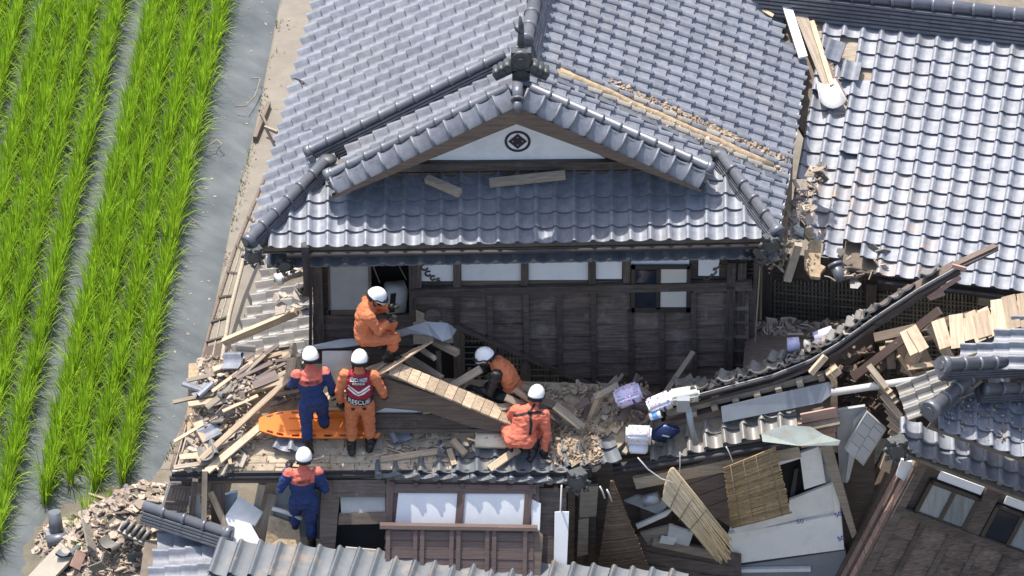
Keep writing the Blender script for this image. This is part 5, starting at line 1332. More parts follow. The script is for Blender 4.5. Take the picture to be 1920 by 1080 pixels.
J5 = dict(hipL=(-.19, .0, .34), hipR=(.03, .0, .34), chest=(-.01, .14, .60), neck=(.1, .27, .79), head=(.13, .33, .92), shL=(-.14, .2, .73), shR=(.25, .18, .70), elL=(-.27, .32, .46), wrL=(-.12, .45, .32), elR=(.30, .10, .43), wrR=(.27, .05, .17), knL=(-.33, .36, .46), knR=(.16, .40, .42), anL=(-.2, .04, .09), anR=(.1, .02, .08), toeL=(-.24, .2, .045), toeR=(.14, .18, .045))
person('person in faded orange suit with black harness squatting on the porch roof', por(984, 862), -6, J5, m_orange2, m_orange2, seed=33, harness=True, hf=(.2, 1, -.35))
J1 = dict(hipL=(-.1, -.02, .2), hipR=(.1, -.02, .2), chest=(0, .0, .5), neck=(0, .1, .74), head=(0, .17, .86), shL=(-.19, .05, .67), shR=(.19, .05, .67), elL=(-.22, .2, .44), wrL=(-.12, .36, .56), elR=(.23, .17, .42), wrR=(.13, .32, .5), knL=(-.13, .4, .26), knR=(.13, .42, .2), anL=(-.12, .3, -.1), anR=(.12, .32, -.14), toeL=(-.12, .46, -.14), toeR=(.12, .48, -.18))
p1r, b1, g1 = person('person in orange suit crouching before the open dark doorway', aty(684, 648, -.5), -84, J1, m_orange, m_orange, seed=45, hf=(0, 1, -.75))
J4 = dict(hipL=(-.1, -.24, .08), hipR=(.1, -.24, .08), chest=(0, -.13, .37), neck=(0, .06, .56), head=(0, .18, .65), shL=(-.19, .0, .5), shR=(.19, .02, .5), elL=(-.25, .08, .2), wrL=(-.16, .3, .18), elR=(.22, .2, .24), wrR=(.12, .4, .22), knL=(-.13, .12, .0), knR=(.13, .14, .0), anL=(-.12, -.02, -.36), anR=(.12, 0, -.36), toeL=(-.12, .14, -.4), toeR=(.12, .16, -.4))
person('person in orange suit stooping inside the dark gap under the slanted flashing', aty(934, 738, -.42), 82, J4, m_orange, m_black, sleeves=m_black, seed=57, hf=(0, 1, -.6))

# ------------------------------------------------------------------ rescue stretcher
def stretcher():
    o = por(485, 797, .26); ex = (por(713, 797, .2) - o); Ls = ex.length; ex.normalize(); ey = (por(600, 770, .2) - por(600, 820, .12)).normalized(); ey = (ey - ex * ey.dot(ex)).normalized(); ez = ex.cross(ey)
    m3 = Matrix((ex, ey, ez)).transposed(); W_ = .215
    out = [(0, .06), (.02, .10), (.28, .185), (.55, .208), (Ls - .08, .208), (Ls - .03, .19), (Ls, .14)]
    pts = [V((x, y, 0)) for x, y in out] + [V((x, -y, 0)) for x, y in out[::-1]]
    mb = MB(); mb.prism(pts, (0, 0, .05)); me = mb.mesh('board')
    ct = MB()
    def slot(x, y, l, a=0, wd=.034): ct.box((x, y, .025), (l, wd, .2), Quaternion((0, 0, 1), a).to_matrix())
    for s in (-1, 1):
        slot(.16, s * .115, .09, s * .3); slot(.3, s * .15, .1, s * .25)
        for x in (.52, .75, .98, 1.2, 1.42): slot(x, s * .17, .11)
    for y in (-.1, .02, .13): slot(Ls - .06, y, .03, 0, .085)
    a = bpy.data.objects.new('a', me); b = bpy.data.objects.new('b', ct.mesh('c')); C.objects.link(a); C.objects.link(b)
    md = a.modifiers.new('b', 'BOOLEAN'); md.object = b; md.operation = 'DIFFERENCE'; md.solver = 'EXACT'
    bv = a.modifiers.new('v', 'BEVEL'); bv.width = .008; bv.segments = 2; bv.limit_method = 'ANGLE'
    bpy.context.view_layer.update(); res = bpy.data.meshes.new_from_object(a.evaluated_get(DG())); bpy.data.objects.remove(a); bpy.data.objects.remove(b)
    res.materials.clear(); res.materials.append(m_orange_p); res.name = 'board'
    t = thing('stretcher', 'bright orange plastic rescue stretcher board lying behind two rescuers', 'stretcher', o)
    mk('board', res, t, T4(o, m3))
    for y in (.09, -.09):
        r = MB(); r.box((.95, y, .056), (1.05, .016, .014)); mk('rib', r.mesh('rib', m_orange_p), t, T4(o, m3))
stretcher()
# ------------------------------------------------------------------ loose things on and around the wreck
def bevbox(size, r=.02, seg=2, puff=0):
    bm = bmesh.new(); bmesh.ops.create_cube(bm, size=1); bmesh.ops.scale(bm, vec=size, verts=bm.verts)
    bmesh.ops.bevel(bm, geom=bm.edges[:], offset=r, segments=seg, affect='EDGES')
    if puff:
        bmesh.ops.subdivide_edges(bm, edges=bm.edges[:], cuts=2, use_grid_fill=True)
        for v in bm.verts: v.co += v.co.normalized() * noise.noise(v.co * 14) * puff
    me = bpy.data.meshes.new('b'); bm.to_mesh(me); bm.free(); me.polygons.foreach_set('use_smooth', [True] * len(me.polygons)); return me
def boxthing(name, c, size, m3, m, label, cat, r=.02, puff=0, par=None):
    me = bevbox(size, r, 2, puff); me.name = name; me.materials.append(m); o = mk(name, me, par, T4(c, m3))
    if label: tag(o, label, cat)
    return o
def rotm(z=0, x=0, y=0): return Matrix.Rotation(z, 3, 'Z') @ Matrix.Rotation(x, 3, 'X') @ Matrix.Rotation(y, 3, 'Y')
def flecks(o, size, n, m, face='front', name='print', lo=(-1, -1), hi=(1, 1)):
    mb = MB()
    for _ in range(n):
        u, v = rnd(lo[0], hi[0]) * .44, rnd(lo[1], hi[1]) * .44; s = rnd(.008, .016)
        if face == 'front': c = V((u * size[0], -size[1] / 2 - .004, v * size[2])); q = [c + V((s, 0, 0)), c + V((0, 0, s)), c + V((-s, 0, 0)), c + V((0, 0, -s))]; off = (0, .003, 0)
        else: c = V((u * size[0], v * size[1], size[2] / 2 + .006)); q = [c + V((s, 0, 0)), c + V((0, s, 0)), c + V((-s, 0, 0)), c + V((0, -s, 0))]; off = (0, 0, -.003)
        mb.prism(q, off)
    mk(name, mb.mesh(name, m), o, o.matrix_basis.copy())['kind'] = 'stuff'
def pack(px, py, yy, size, m3, m, label, cat='paper pack', pr=None, dark=True):
    o = boxthing('tissue_pack', aty(px, py, yy), size, m3, m, label, cat, .035, .008)
    for mm, n in ((m_pinkp, 14), (m_bluetxt if dark else m_green, 6)): flecks(o, size, n, mm, 'top', 'printed_pattern'); flecks(o, size, n // 2, mm, 'front', 'printed_pattern', (-1, .2), (1, 1)) 
    return o
o = pack(1178, 741, -.62, (.38, .24, .24), rotm(.25, .3, -.35), m_lilac, 'lilac flowered tissue pack against the foot of the plank wall')
mk('label_strip', bevbox((.03, .012, .13), .003).copy(), o, o.matrix_basis @ Matrix.Translation((.05, -.125, -.02))).data.materials.append(m_bluetxt)
o = pack(1238, 756, -.85, (.36, .22, .22), rotm(.3, .35, -.4), m_wwrap, 'white flowered tissue pack leaning beside the cream pack and can')
mk('label_strip', bevbox((.03, .012, .11), .003), o, o.matrix_basis @ Matrix.Translation((.04, -.118, 0))).data.materials.append(m_bluetxt)
o = boxthing('tissue_pack', aty(1284, 741, -.75), (.42, .2, .2), rotm(.15, .3, -.12), mat('cream_wrap', (.68, .66, .55), .3, .1, 10, .15, rv=.05), 'cream lettered paper pack at the lower end of the snapped eave', 'paper pack', .03, .006)
for k in range(3):
    q = MB(); q.box((-.02, -.103, .04 - .04 * k), (.26 - .04 * k, .006, .012)); mk('printed_line', q.mesh('printed_line', m_dtxt), o, o.matrix_basis.copy())
o = pack(1197, 818, -1.05, (.36, .2, .4), rotm(-.05, .5, .03), m_wwrap, 'white flowered tissue pack standing beside the navy bag', dark=False)
b = boxthing('pack_tail', aty(1197, 842, -1.12), (.26, .12, .1), rotm(-.03, .3, .02), m_wwrap, None, None, .02, .006, par=o)
o = boxthing('paper_bag', aty(1246, 812, -1.0), (.3, .1, .34), rotm(.2, .4, .62), m_bluebag, 'navy blue paper bag tipped beside the white flowered pack', 'paper bag', .01)
q = MB(); q.box((0, -.053, .01), (.13, .006, .028)); mk('printed_line', q.mesh('printed_line', m_wtxt), o, o.matrix_basis.copy())
q = MB(); q.tube([(-.06, -.05, .17), (-.05, -.06, .22), (.03, -.06, .23), (.05, -.05, .17)], .005, 5); mk('bag_handle', q.mesh('bag_handle', m_bluebag), o, o.matrix_basis.copy())
q = MB(); q.tube([(0, 0, -.085), (0, 0, .085)], .06, 16); o = mk('tin_can', q.mesh('tin_can', m_wwrap), None, T4(aty(1230, 778, -.98), rotm(0, .2, 1.15))); tag(o, 'small white can with blue label below the white flowered pack', 'can')
q = MB(); q.tube([(0, 0, -.045), (0, 0, .04)], .0615, 16, False); mk('label_band', q.mesh('label_band', mat('sky_blue_print', (.12, .32, .62), .4, .05, 3, 0)), o, o.matrix_basis.copy())
q = MB(); q.tube([(0, 0, .085), (0, 0, .1)], .05, 14); mk('lid', q.mesh('lid', m_black), o, o.matrix_basis.copy())
# pale box with pink print beside the squatting rescuer
o = boxthing('wooden_box', por(925, 822, .12), (.5, .28, .1), rotm(-.04, .42, .0), mat('cream_wood', (.68, .58, .43), .7, .08, 5, .1, rv=.05), 'pale shallow wooden box with faint pink print by the squatting rescuer', 'box', .006)
flecks(o, (.5, .28, .1), 9, m_pinkp, 'top', 'faint_print', (-.5, -.6), (.8, .5))
q = MB(); q.box((0, 0, 0), (.14, .03, .04)); o = mk('lime_tape', q.mesh('lime_tape', m_lime), None, T4(por(940, 838, .05), rotm(0, .4))); tag(o, 'lime green strip under the pale wooden box', 'tape')
# beige appliance and dark jug at the doorway, grey-blue sheet
o = boxthing('white_appliance', aty0(741, 557, .1), (.3, .25, .42), rotm(.25, 0, .08), m_board_g, 'beige appliance standing in the dark doorway beside crouching rescuer', 'appliance', .02)
q = MB(); q.box((-.07, -.128, .0), (.08, .01, .34)); mk('dark_grille', q.mesh('dark_grille', m_black), o, o.matrix_basis.copy())
q = MB(); rg = [[V((r * math.cos(a), r * .8 * math.sin(a), z)) for a in np.linspace(0, 2 * math.pi, 17)[:-1]] for r, z in ((.08, 0), (.125, .05), (.125, .13), (.09, .2), (.04, .23))]
q.loft(rg); o = mk('dark_pot', q.mesh('dark_pot', m_wood_d), None, T4(aty0(812, 602, -.2), rotm())); tag(o, 'dark rounded pot standing on the grey blue sheet against the wall', 'pot')
q = MB(); gx = [(582, 648), (640, 636), (700, 632), (760, 615), (800, 603), (840, 606), (856, 618)]; gy = [(582, 655), (640, 652), (720, 640), (770, 626), (810, 630), (830, 640), (846, 634)]
top_ = [aty(x, y, -.12) for x, y in gx]; bot = [aty(x, y, -.34) for x, y in gy]; n = len(top_)
q.add(top_ + bot, [(i, i + n, i + 1 + n, i + 1) for i in range(n - 1)]); q.add([p - V((0, 0, .012)) for p in top_ + bot], [(i, i + 1, i + 1 + n, i + n) for i in range(n - 1)])
o = part('bent_sheet', q, m_bluesheet); tag(o, 'crumpled grey blue sheet lying under the crouching rescuer', 'sheet')
o = boxthing('grey_slab', aty(632, 690, -.55), (.42, .05, .5), rotm(.1, -.35, .05), m_board_g, 'pale grey flat slab standing behind the two standing rescuers', 'slab', .004)

# timbers with a place of their own
def pl2(a, b, ha, hb, wd, t, m, label, cat='timber', name='timber', grp=None, fn=por):
    o = post(fn(*a, ha), fn(*b, hb), wd, t, name, m, None, (0, -.4, 1)); tag(o, label, cat, grp); return o
pl2((540, 712), (372, 866), .5, .22, .08, .05, m_wood_p, 'long thin pale batten slanting down left of the orange stretcher')
pl2((488, 800), (388, 884), .25, .14, .1, .05, m_wood_p, 'pale batten half buried below the long thin one')
pl2((548, 672), (541, 716), .42, .4, .13, .06, m_wood_p, 'short upright pale board at top of the left heap')
pl2((540, 712), (432, 742), .42, .3, .1, .07, m_wood_p, 'brown edged pale beam across the left heap')
pl2((520, 704), (474, 722), .42, .4, .16, .07, m_wood_r, 'reddish wooden block in the left heap')
pl2((520, 690), (450, 706), .2, .16, .07, .04, m_wood_p, 'thin pale strip at top of the left heap')
pl2((600, 720), (505, 760), .1, .12, .06, .04, m_wood_g, 'greyish red strip just behind the navy suited rescuer')
pl2((590, 700), (520, 752), .2, .12, .05, .04, m_wood_r, 'narrow reddish strip behind the navy suited rescuer')
pl2((830, 845), (715, 862), .06, .03, .1, .03, m_wood_p, 'flat pale splintered plank right of the RESCUE vest wearer')
pl2((848, 826), (872, 852), .12, .1, .1, .08, m_wood_p, 'short square timber end on the broken porch tiles')
pl2((972, 842), (918, 880), .1, .06, .11, .06, m_wood_p, 'pale board propped on porch tiles beside the squatting rescuer')
pl2((842, 842), (852, 872), .08, .08, .08, .03, m_wood_p, 'thin splinter on the porch tiles nearest the eave')
pl2((1300, 660), (1170, 850), -.0, .1, .07, .04, m_wood_g, 'weathered batten lying between clay heap and white flowered pack')
pl2((1190, 740), (1165, 790), .15, .12, .12, .03, m_wood_r, 'brown board end between the tissue packs')
def lowp(px, py, y): return aty(px, py, y)
def pl3(a, b, y0, y1, wd, t, m, label, name='timber', up=(0, -1, .3)):
    o = post(aty(*a, y0), aty(*b, y1), wd, t, name, m, None, up); tag(o, label, 'timber'); return o
pl3((384, 882), (382, 994), -1.5, -1.75, .075, .06, m_wood_p, 'upright brown timber in front of the porch left end')
pl3((395, 922), (424, 988), -1.45, -1.7, .085, .06, m_wood_p, 'pale orange timber leaning on the white boards')
pl3((492, 905), (480, 960), -1.3, -1.3, .1, .1, m_wood_g, 'round grey post behind the leaning white boards')
pl3((512, 925), (488, 1020), -1.35, -1.6, .13, .06, m_wood_g, 'dark flat upright board left of the lowest rescuer')
pl3((408, 905), (410, 1010), -1.3, -1.5, .2, .06, m_wood_b, 'wide dark board behind the pale orange timber')
pl3((365, 930), (372, 1000), -1.45, -1.6, .15, .04, m_board_g, 'grey board strip between slatted fence and upright timber')
# beam on left side roof
o = post(aty0(420, 642, 1.05), aty0(556, 585, .75), .11, .08, 'timber', m_wood_p, None); tag(o, 'long clean beam lying aslant on the dusty side roof', 'timber')

# white boards and slabs under the porch end
def slab(pts, y, off, name, m, label, cat):
    mb = MB(); mb.prism([aty(px, py, yy) for px, py, yy in pts], off); o = part(name, mb, m); tag(o, label, cat); return o
slab([(448, 930, -1.35), (494, 960, -1.4), (478, 985, -1.6), (422, 968, -1.6)], 0, (0, .02, -.04), 'white_board', m_panel, 'pale square board resting highest on the white sheets', 'board')
slab([(424, 968, -1.62), (470, 982, -1.62), (494, 1024, -1.8), (416, 1012, -1.85)], 0, (0, .02, -.04), 'white_board', m_white, 'bright white broken sheet lying beside the lowest rescuer', 'board')
slab([(416, 930, -1.2), (446, 922, -1.2), (440, 975, -1.4), (418, 972, -1.4)], 0, (0, .05, 0), 'white_board', m_metal, 'bluish metal box side behind the white sheets', 'board')
slab([(524, 905, -1.2), (600, 920, -1.2), (622, 960, -1.3), (612, 1012, -1.45), (500, 1000, -1.5), (508, 960, -1.4)], 0, (0, .08, -.02), 'grey_slab', m_board_g, 'big cracked grey slab leaning behind the lowest rescuer', 'slab')
slab([(505, 965, -1.5), (560, 985, -1.5), (566, 1035, -1.8), (495, 1030, -1.8)], 0, (0, .06, -.03), 'clay_slab', m_mud, 'broken clay wall slab at the feet of the lowest rescuer', 'slab')
mb = MB(); mb.tube([aty(510, 953, -1.46), aty(536, 960, -1.47), aty(566, 972, -1.5)], .035, 7); o = part('white_moulding', mb, m_gut_l); tag(o, 'curved white moulding across the cracked grey slab', 'moulding')

# slatted fence leaning along the path
SFn = thing('slatted_fence', 'long slatted wooden fence leaning along the path beside the wreck', 'fence', aty(380, 800, 0))
def fp(t, s):                                              # t along (0 back, 1 front), s across 0 outer .. 1 inner
    outer = [(500, 325), (440, 470), (398, 600), (372, 700), (345, 800), (322, 880)]; inner = [(518, 350), (458, 480), (430, 590), (414, 690), (388, 790), (362, 885)]
    k = t * 5; i = min(int(k), 4); f = k - i
    o_ = atz(*[outer[i][c] + (outer[i + 1][c] - outer[i][c]) * f for c in (0, 1)], .75); n_ = atz(*[inner[i][c] + (inner[i + 1][c] - inner[i][c]) * f for c in (0, 1)], 1.25); return o_.lerp(n_, s)
for s, wd in ((0, .05), (.5, .025), (1, .06)):
    mb = MB(); mb.tube([fp(t, s) for t in np.linspace(0, 1, 11)], wd * .6, 6); part('rail', mb, m_wood_g if s else m_wood_b, SFn)
for t in np.linspace(.04, 1, 14): post(fp(t, 0), fp(t, 1), .05, .03, 'cross_bar', m_wood_d, SFn)
for t0, t1 in ((.5, .56), (.565, .64), (.645, .72), (.725, .79)):
    mb = MB(); mb.prism([fp(t0, .05), fp(t1, .05), fp(t1, .95), fp(t0, .95)], (0, 0, -.02)); part('board', mb, m_wood_r, SFn)
for s in np.linspace(.1, .9, 6):
    post(fp(.8, s) + V((0, 0, .015)), fp(.99, s) + V((0, 0, .015)), .035, .02, 'slat', m_wood_g, SFn)
mb = MB(); mb.prism([fp(.5, .03) - V((0, 0, .06)), fp(1, .03) - V((0, 0, .06)), fp(1, .97) - V((0, 0, .06)), fp(.5, .97) - V((0, 0, .06))], (0, 0, -.02)); part('backing', mb, m_wood_d, SFn)
S2 = thing('lattice_panel', 'dark wooden lattice panel below the porch left corner', 'lattice', aty(340, 950, -1.2))
lp = lambda u, v: aty(322 + 42 * u - 22 * v, 905 + 2 * u + 70 * v, -1.35 - .2 * v)
for u in np.linspace(.05, .95, 7): post(lp(u, 0), lp(u, 1), .04, .025, 'slat', m_wood_b, S2)
for v in (.05, .5, .95): a = lp(0, v) + V((0, -.03, 0)); post(a, lp(1, v) + V((0, -.03, 0)), .05, .03, 'rail', m_wood_d, S2)
mb = MB(); mb.prism([lp(0, 0) + V((0, .25, 0)), lp(1.3, 0) + V((0, .25, 0)), lp(1.3, 1) + V((0, .25, 0)), lp(0, 1) + V((0, .25, 0))], (0, .03, 0)); part('backing', mb, m_gut_l, S2)
post(aty(366, 900, -1.5), aty(356, 1000, -1.6), .08, .08, 'corner_post', m_wood_d, S2)
# planks and twisted wire on the path
def gp2(a, b, h, wd, t, m, label): o = post(atz(*a, h), atz(*b, h), wd, t, 'timber', m, None); tag(o, label, 'timber')
gp2((478, 262), (504, 196), .06, .12, .06, m_wood_b, 'dark plank on the path beside the left roof edge')
gp2((490, 215), (515, 265), .14, .05, .04, m_wood_b, 'thin dark strip crossing the plank on the path')
gp2((496, 238), (520, 248), .18, .05, .04, m_wood_g, 'short grey strip on the path under the left eave')
for i, pts in enumerate((((440, 200), (462, 203), (478, 180), (488, 155), (486, 146), (472, 152)), ((384, 278), (400, 272), (406, 262), (416, 274), (410, 278)))):
    mb = MB(); mb.tube([atz(x, y, .02) + V((0, 0, .05 * (k % 2))) for k, (x, y) in enumerate(pts)], .011, 6); o = part('bent_wire', mb, m_wood_g); tag(o, ('long bent pale wire lying across the water edge' if i == 0 else 'small twisted pale wire floating by the rice'), 'wire')
# swallow
sw = thing('swallow', 'small dark swallow flying above the left roof slope', 'bird', aty0(563, 152, 2.5) + V((0, 0, .6)))
c = aty0(563, 152, 2.5); c = c + (CAMP - c).normalized() * 1.0
q = MB(); q.tube([c + V((-.03, .05, 0)), c, c + V((.03, -.05, 0)), c + V((.055, -.09, 0))], [.005, .022, .018, .004], 7); part('body', q, m_boot, sw)
for s, pts in ((-1, ((0, 0), (-.07, .03), (-.13, .05))), (1, ((0, 0), (.05, -.06), (.12, -.13)))):
    q = MB(); a, b, d = [c + V((x, y, .01)) for x, y in pts]; q.prism([a + V((.0, .025, 0)), b + V((0, .02, .01)), d, b + V((0, -.015, .01)), a + V((0, -.02, 0))], (0, 0, -.004)); part('wing', q, m_boot, sw)
q = MB(); e = c + V((.055, -.09, 0)); q.prism([e, e + V((.02, -.05, 0)), e + V((.012, -.02, 0)), e + V((.05, -.04, 0))], (0, 0, -.003)); part('tail', q, m_boot, sw)

# ------------------------------------------------------------------ rubble
def shard_mesh(k, m):
    rs = random.Random(k); n = rs.randint(4, 6); mb = MB(); a0 = rs.random() * 6; r = 1
    ring = [(math.cos(a0 + 2 * math.pi * i / n + rs.uniform(-.25, .25)) * rs.uniform(.7, 1.15), math.sin(a0 + 2 * math.pi * i / n + rs.uniform(-.25, .25)) * rs.uniform(.55, .9)) for i in range(n)]
    cv = rs.choice([0, 0, .18, .3]); P_ = [V((x, y, -cv * x * x)) for x, y in ring]; t = .14
    top = [V((0, 0, 0))] + P_; bot = [p - V((0, 0, t)) for p in top]; vs_ = top + bot; o = n + 1
    fs = [(0, 1 + i, 1 + (i + 1) % n) for i in range(n)] + [(o, o + 1 + (i + 1) % n, o + 1 + i) for i in range(n)] + [(1 + i, o + 1 + i, o + 1 + (i + 1) % n, 1 + (i + 1) % n) for i in range(n)]
    mb.add(vs_, fs); return mb.mesh('tile_sherd', m)
SHP = [shard_mesh(80 + k, m_shard_p) for k in range(12)] + [shard_mesh(120 + k, m_shard) for k in range(4)]
SH = [shard_mesh(k, m_shard) for k in range(14)] + [shard_mesh(40 + k, m_oldtile) for k in range(5)]
def shards(n, sampler, size, label, group, tilt=.5, pool=None):
    for _ in range(n):
        p = sampler(); s = rnd(*size); o = mk('tile_sherd', random.choice(pool or SH), None, T4(p, rotm(rnd(0, 6.3), random.gauss(0, tilt), random.gauss(0, tilt))) @ Matrix.Diagonal((s, s, s * rnd(.7, 1.2), 1)))
        tag(o, label, 'tile sherd', group)
def mini(n, sampler, size, name, m, label):
    mb = MB()
    for _ in range(n):
        p = sampler(); s = size[0] + (size[1] - size[0]) * random.random() ** 2.4; mb.box(p, (s * rnd(1, 2), s * rnd(.7, 1.2), s * rnd(.3, .8)), Quaternion((rnd(-1, 1), rnd(-1, 1), rnd(-1, 1), rnd(-1, 1))).normalized().to_matrix())
    return stuff(name, mb, m, label, 'rubble')
def mound(name, fn, x0, x1, y0, y1, m, label, n=50):
    mb = MB(); xs = np.linspace(x0, x1, n); ys = np.linspace(y0, y1, n)
    mb.add([V((x, y, fn(x, y) + .035 * noise.noise(V((x * 6, y * 6, 0))))) for y in ys for x in xs], [(r * n + i, r * n + i + 1, (r + 1) * n + i + 1, (r + 1) * n + i) for r in range(n - 1) for i in range(n - 1)], True)
    return stuff(name, mb, m, label, 'rubble')
def shard_stuff(n, sampler, size, name, label, m=None):
    mb = MB()
    for _ in range(n):
        k = random.randint(0, 999); rs = random; nn = rs.randint(4, 6); a0 = rs.random() * 6; s = rnd(*size); cv = random.choice([0, 0, .25])
        mm = rotm(rnd(0, 6.3), random.gauss(0, .5), random.gauss(0, .5)); c = sampler()
        P_ = [V((math.cos(a0 + 6.283 * i / nn) * rnd(.7, 1.15) * s, math.sin(a0 + 6.283 * i / nn) * rnd(.5, .9) * s, 0)) for i in range(nn)]
        for p in P_: p.z = -cv * p.x * p.x / s
        mb.prism([c + mm @ p for p in P_], mm @ V((0, 0, -.016)))
    return stuff(name, mb, m or m_shard, label, 'rubble')
# bottom-left heap on the ground
def hmound(x, y):
    h = 0
    for cx, cy, r, a in ((-5.55, .05, .75, .42), (-4.9, .1, .7, .42), (-6.2, -.3, .7, .2), (-5.4, -.7, .8, .35), (-4.6, -.8, .7, .55), (-6.1, -1.0, .8, .25)):
        h += a * math.exp(-((x - cx) ** 2 + (y - cy) ** 2) / r ** 2)
    return -.2 + h
mound('rubble_heap', hmound, -7.2, -3.4, -2.2, 1.2, m_ground, 'low earth mound under the tile sherds at bottom left')
def hs():
    while True:
        px, py = rnd(60, 420), rnd(935, 1090)
        if py < 1000 - (px - 60) * .28 - 8 or (px > 265 and py > 1015): continue
        if px < 110 and py > 1040: continue
        p = atz(px, py, .15); z = hmound(p.x, p.y); p = atz(px, py, z); z = hmound(p.x, p.y)
        if z < -.08: continue
        return V((p.x, p.y, z + rnd(.0, .07)))
shards(120, hs, (.05, .17), 'broken brown grey tile sherd in the heap at the bottom left', 'tile sherds in the bottom left heap', .35, SHP)
shard_stuff(1100, hs, (.03, .09), 'small_sherds', 'small sherds packed between the larger ones at the bottom left', m_shard_p)
mini(600, hs, (.012, .04), 'fine_rubble', m_clod, 'fine clay crumbs among the sherds at the bottom left')
# left heap on the porch roof
def ls():
    while True:
        px, py = rnd(352, 610), rnd(672, 885)
        if px < 372 + (880 - py) * .10 - 20 or py > 800 and px > 440 + (885 - py) * .9: continue
        if py < 780 and px > 560: continue
        if 470 < px < 720 and 760 < py < 828: continue
        h = .34 * math.exp(-((px - 455) / 90) ** 2 - ((py - 745) / 55) ** 2)
        return por(px, py - h * 90, rnd(.02, .1) + h)
def lh(x, y):
    a, b = pix((x, y, 3.65 + .4 * y)); return 3.65 + .4 * y + .3 * math.exp(-((a - 450) / 80) ** 2 - ((b - 745) / 50) ** 2) - .03
mound('clay_heap', lh, -4.6, -2.6, -2.2, -.5, m_mud, 'heap of clay and plaster on the porch roof left of the orange stretcher', 40)
shards(60, ls, (.05, .17), 'broken grey tile sherd in the heap left of the orange stretcher', 'tile sherds left of the stretcher', .6)
mini(900, ls, (.01, .05), 'clay_crumbs', m_clod, 'clay crumbs on the heap left of the orange stretcher')
shard_stuff(260, ls, (.03, .09), 'small_sherds', 'small grey sherds in the heap left of the orange stretcher')
for i in range(44):
    p = ls(); an = rnd(.1, .75) + (1.5 if random.random() < .15 else 0); l = rnd(.2, .85); d = V((math.cos(an), math.sin(an), .4 * math.sin(an) + rnd(-.15, .15))) * l / 2
    o = post(p - d + V((0, 0, .06)), p + d + V((0, 0, .06)), rnd(.03, .09), rnd(.015, .04), 'broken_board', random.choice([m_wood_p, m_wood_p, m_wood_g, m_wood_r]), None, (rnd(-.4, .4), -.4, 1)); tag(o, 'splintered board in the heap left of the orange stretcher', 'board', 'boards in the heap left of the stretcher')
# litter over the bare porch boards
def bs():
    px, py = rnd(400, 850), rnd(800, 884); return por(px, py, rnd(.02, .05))
mini(420, bs, (.008, .03), 'board_litter', m_clod, 'fine crumbs scattered over the bare porch boards')
for i in range(26):
    p = bs(); an = rnd(-.5, .5); l = rnd(.12, .45); d = V((math.cos(an), math.sin(an), .4 * math.sin(an))) * l / 2
    o = post(p - d, p + d, rnd(.012, .03), .012, 'splinter', random.choice([m_wood_p, m_wood_g]), None, (0, -.4, 1)); tag(o, 'thin wooden splinter lying on the bare porch boards', 'splinter', 'splinters on the porch boards')
for px, py, lb in ((753, 830, 'big shiny curved tile fallen right of the RESCUE vest wearer'), (528, 846, 'silver tile fallen below the orange stretcher'), (556, 848, 'smaller silver tile piece fallen beside the left boots')):
    o = mk('fallen_tile', tile_mesh(m_tile), None, T4(por(px, py, .1), rotm(rnd(-.6, .6), .5, rnd(-.2, .2))) @ Matrix.Diagonal((1, .9, 1, 1))); tag(o, lb, 'roof tile')
def cs(): px, py = rnd(690, 900), rnd(802, 842); return por(px, py, rnd(.02, .08))
shards(26, cs, (.06, .15), 'dusty tile sherd on the porch roof below the fallen gable', 'tile sherds below the fallen gable', .35)
def rs_():
    px, py = rnd(1028, 1130), rnd(800, 870); return por(px, py, rnd(.02, .1))
mound('clay_mound', lambda x, y: (lambda q: 3.65 + .4 * y - .03 + .13 * math.exp(-((q[0] - 1075) / 45) ** 2 - ((q[1] - 836) / 26) ** 2))(pix((x, y, 3.65 + .4 * y))), .35, 1.5, -2.0, -1.2, m_mud, 'low clay mound right of the squatting rescuer', 40)
shard_stuff(110, rs_, (.02, .07), 'clay_flakes', 'clay flakes right of the squatting rescuer', m_mud)
mini(420, rs_, (.012, .075), 'clay_pile', m_clod, 'pile of clay lumps right of the squatting rescuer')
def rt_():
    px = rnd(1095, 1215); py = rnd(718, 800); return por(px, py, rnd(.03, .12))
shards(16, rt_, (.06, .16), 'earthy tile sherd near the lilac tissue pack', 'tile sherds by the tissue packs', .5)
mini(260, rt_, (.015, .045), 'earth_crumbs', m_mud, 'earth and straw crumbs near the lilac tissue pack')
for i in range(16):
    p = rt_(); an = rnd(0, 3); l = rnd(.12, .4); d = V((math.cos(an), math.sin(an), rnd(0, .5))) * l / 2
    o = post(p - d + V((0, 0, .05)), p + d + V((0, 0, .05)), rnd(.03, .09), .02, 'broken_board', random.choice([m_wood_g, m_wood_r, m_wood_b]), None); tag(o, 'small weathered board in the litter by the tissue packs', 'board', 'boards by the tissue packs')
# rubble between the houses
def gs_():
    px = rnd(1415, 1600); py = rnd(598, 712); f = max(0, (py - 600) / 110); return aty0(px, py, .35 - .8 * f) if py > 600 + abs(px - 1500) * .1 and py < 715 - max(0, px - 1470) * .42 else gs_()
shards(34, gs_, (.08, .22), 'dusty tile or plaster slab in the shaded gap between the houses', 'slabs in the gap between the houses', .7)
shard_stuff(420, gs_, (.04, .15), 'gap_sherds', 'small slabs in the shaded gap between the houses')
mini(420, gs_, (.02, .08), 'gap_rubble', m_wood_b, 'dark dusty rubble in the gap between the houses')
mb = MB(); mb.prism([aty0(1400, 600, .6), aty0(1640, 600, .6), aty(1560, 650, -.3), aty(1480, 720, -.62), aty(1390, 730, -.5)], (0, .1, -.6)); o = part('rubble_slope', mb, m_wood_b); tag(o, 'dark earth slope filling the gap between the houses', 'rubble', kind='stuff')
GW = 'broken roof timbers beside the stooping rescuer'
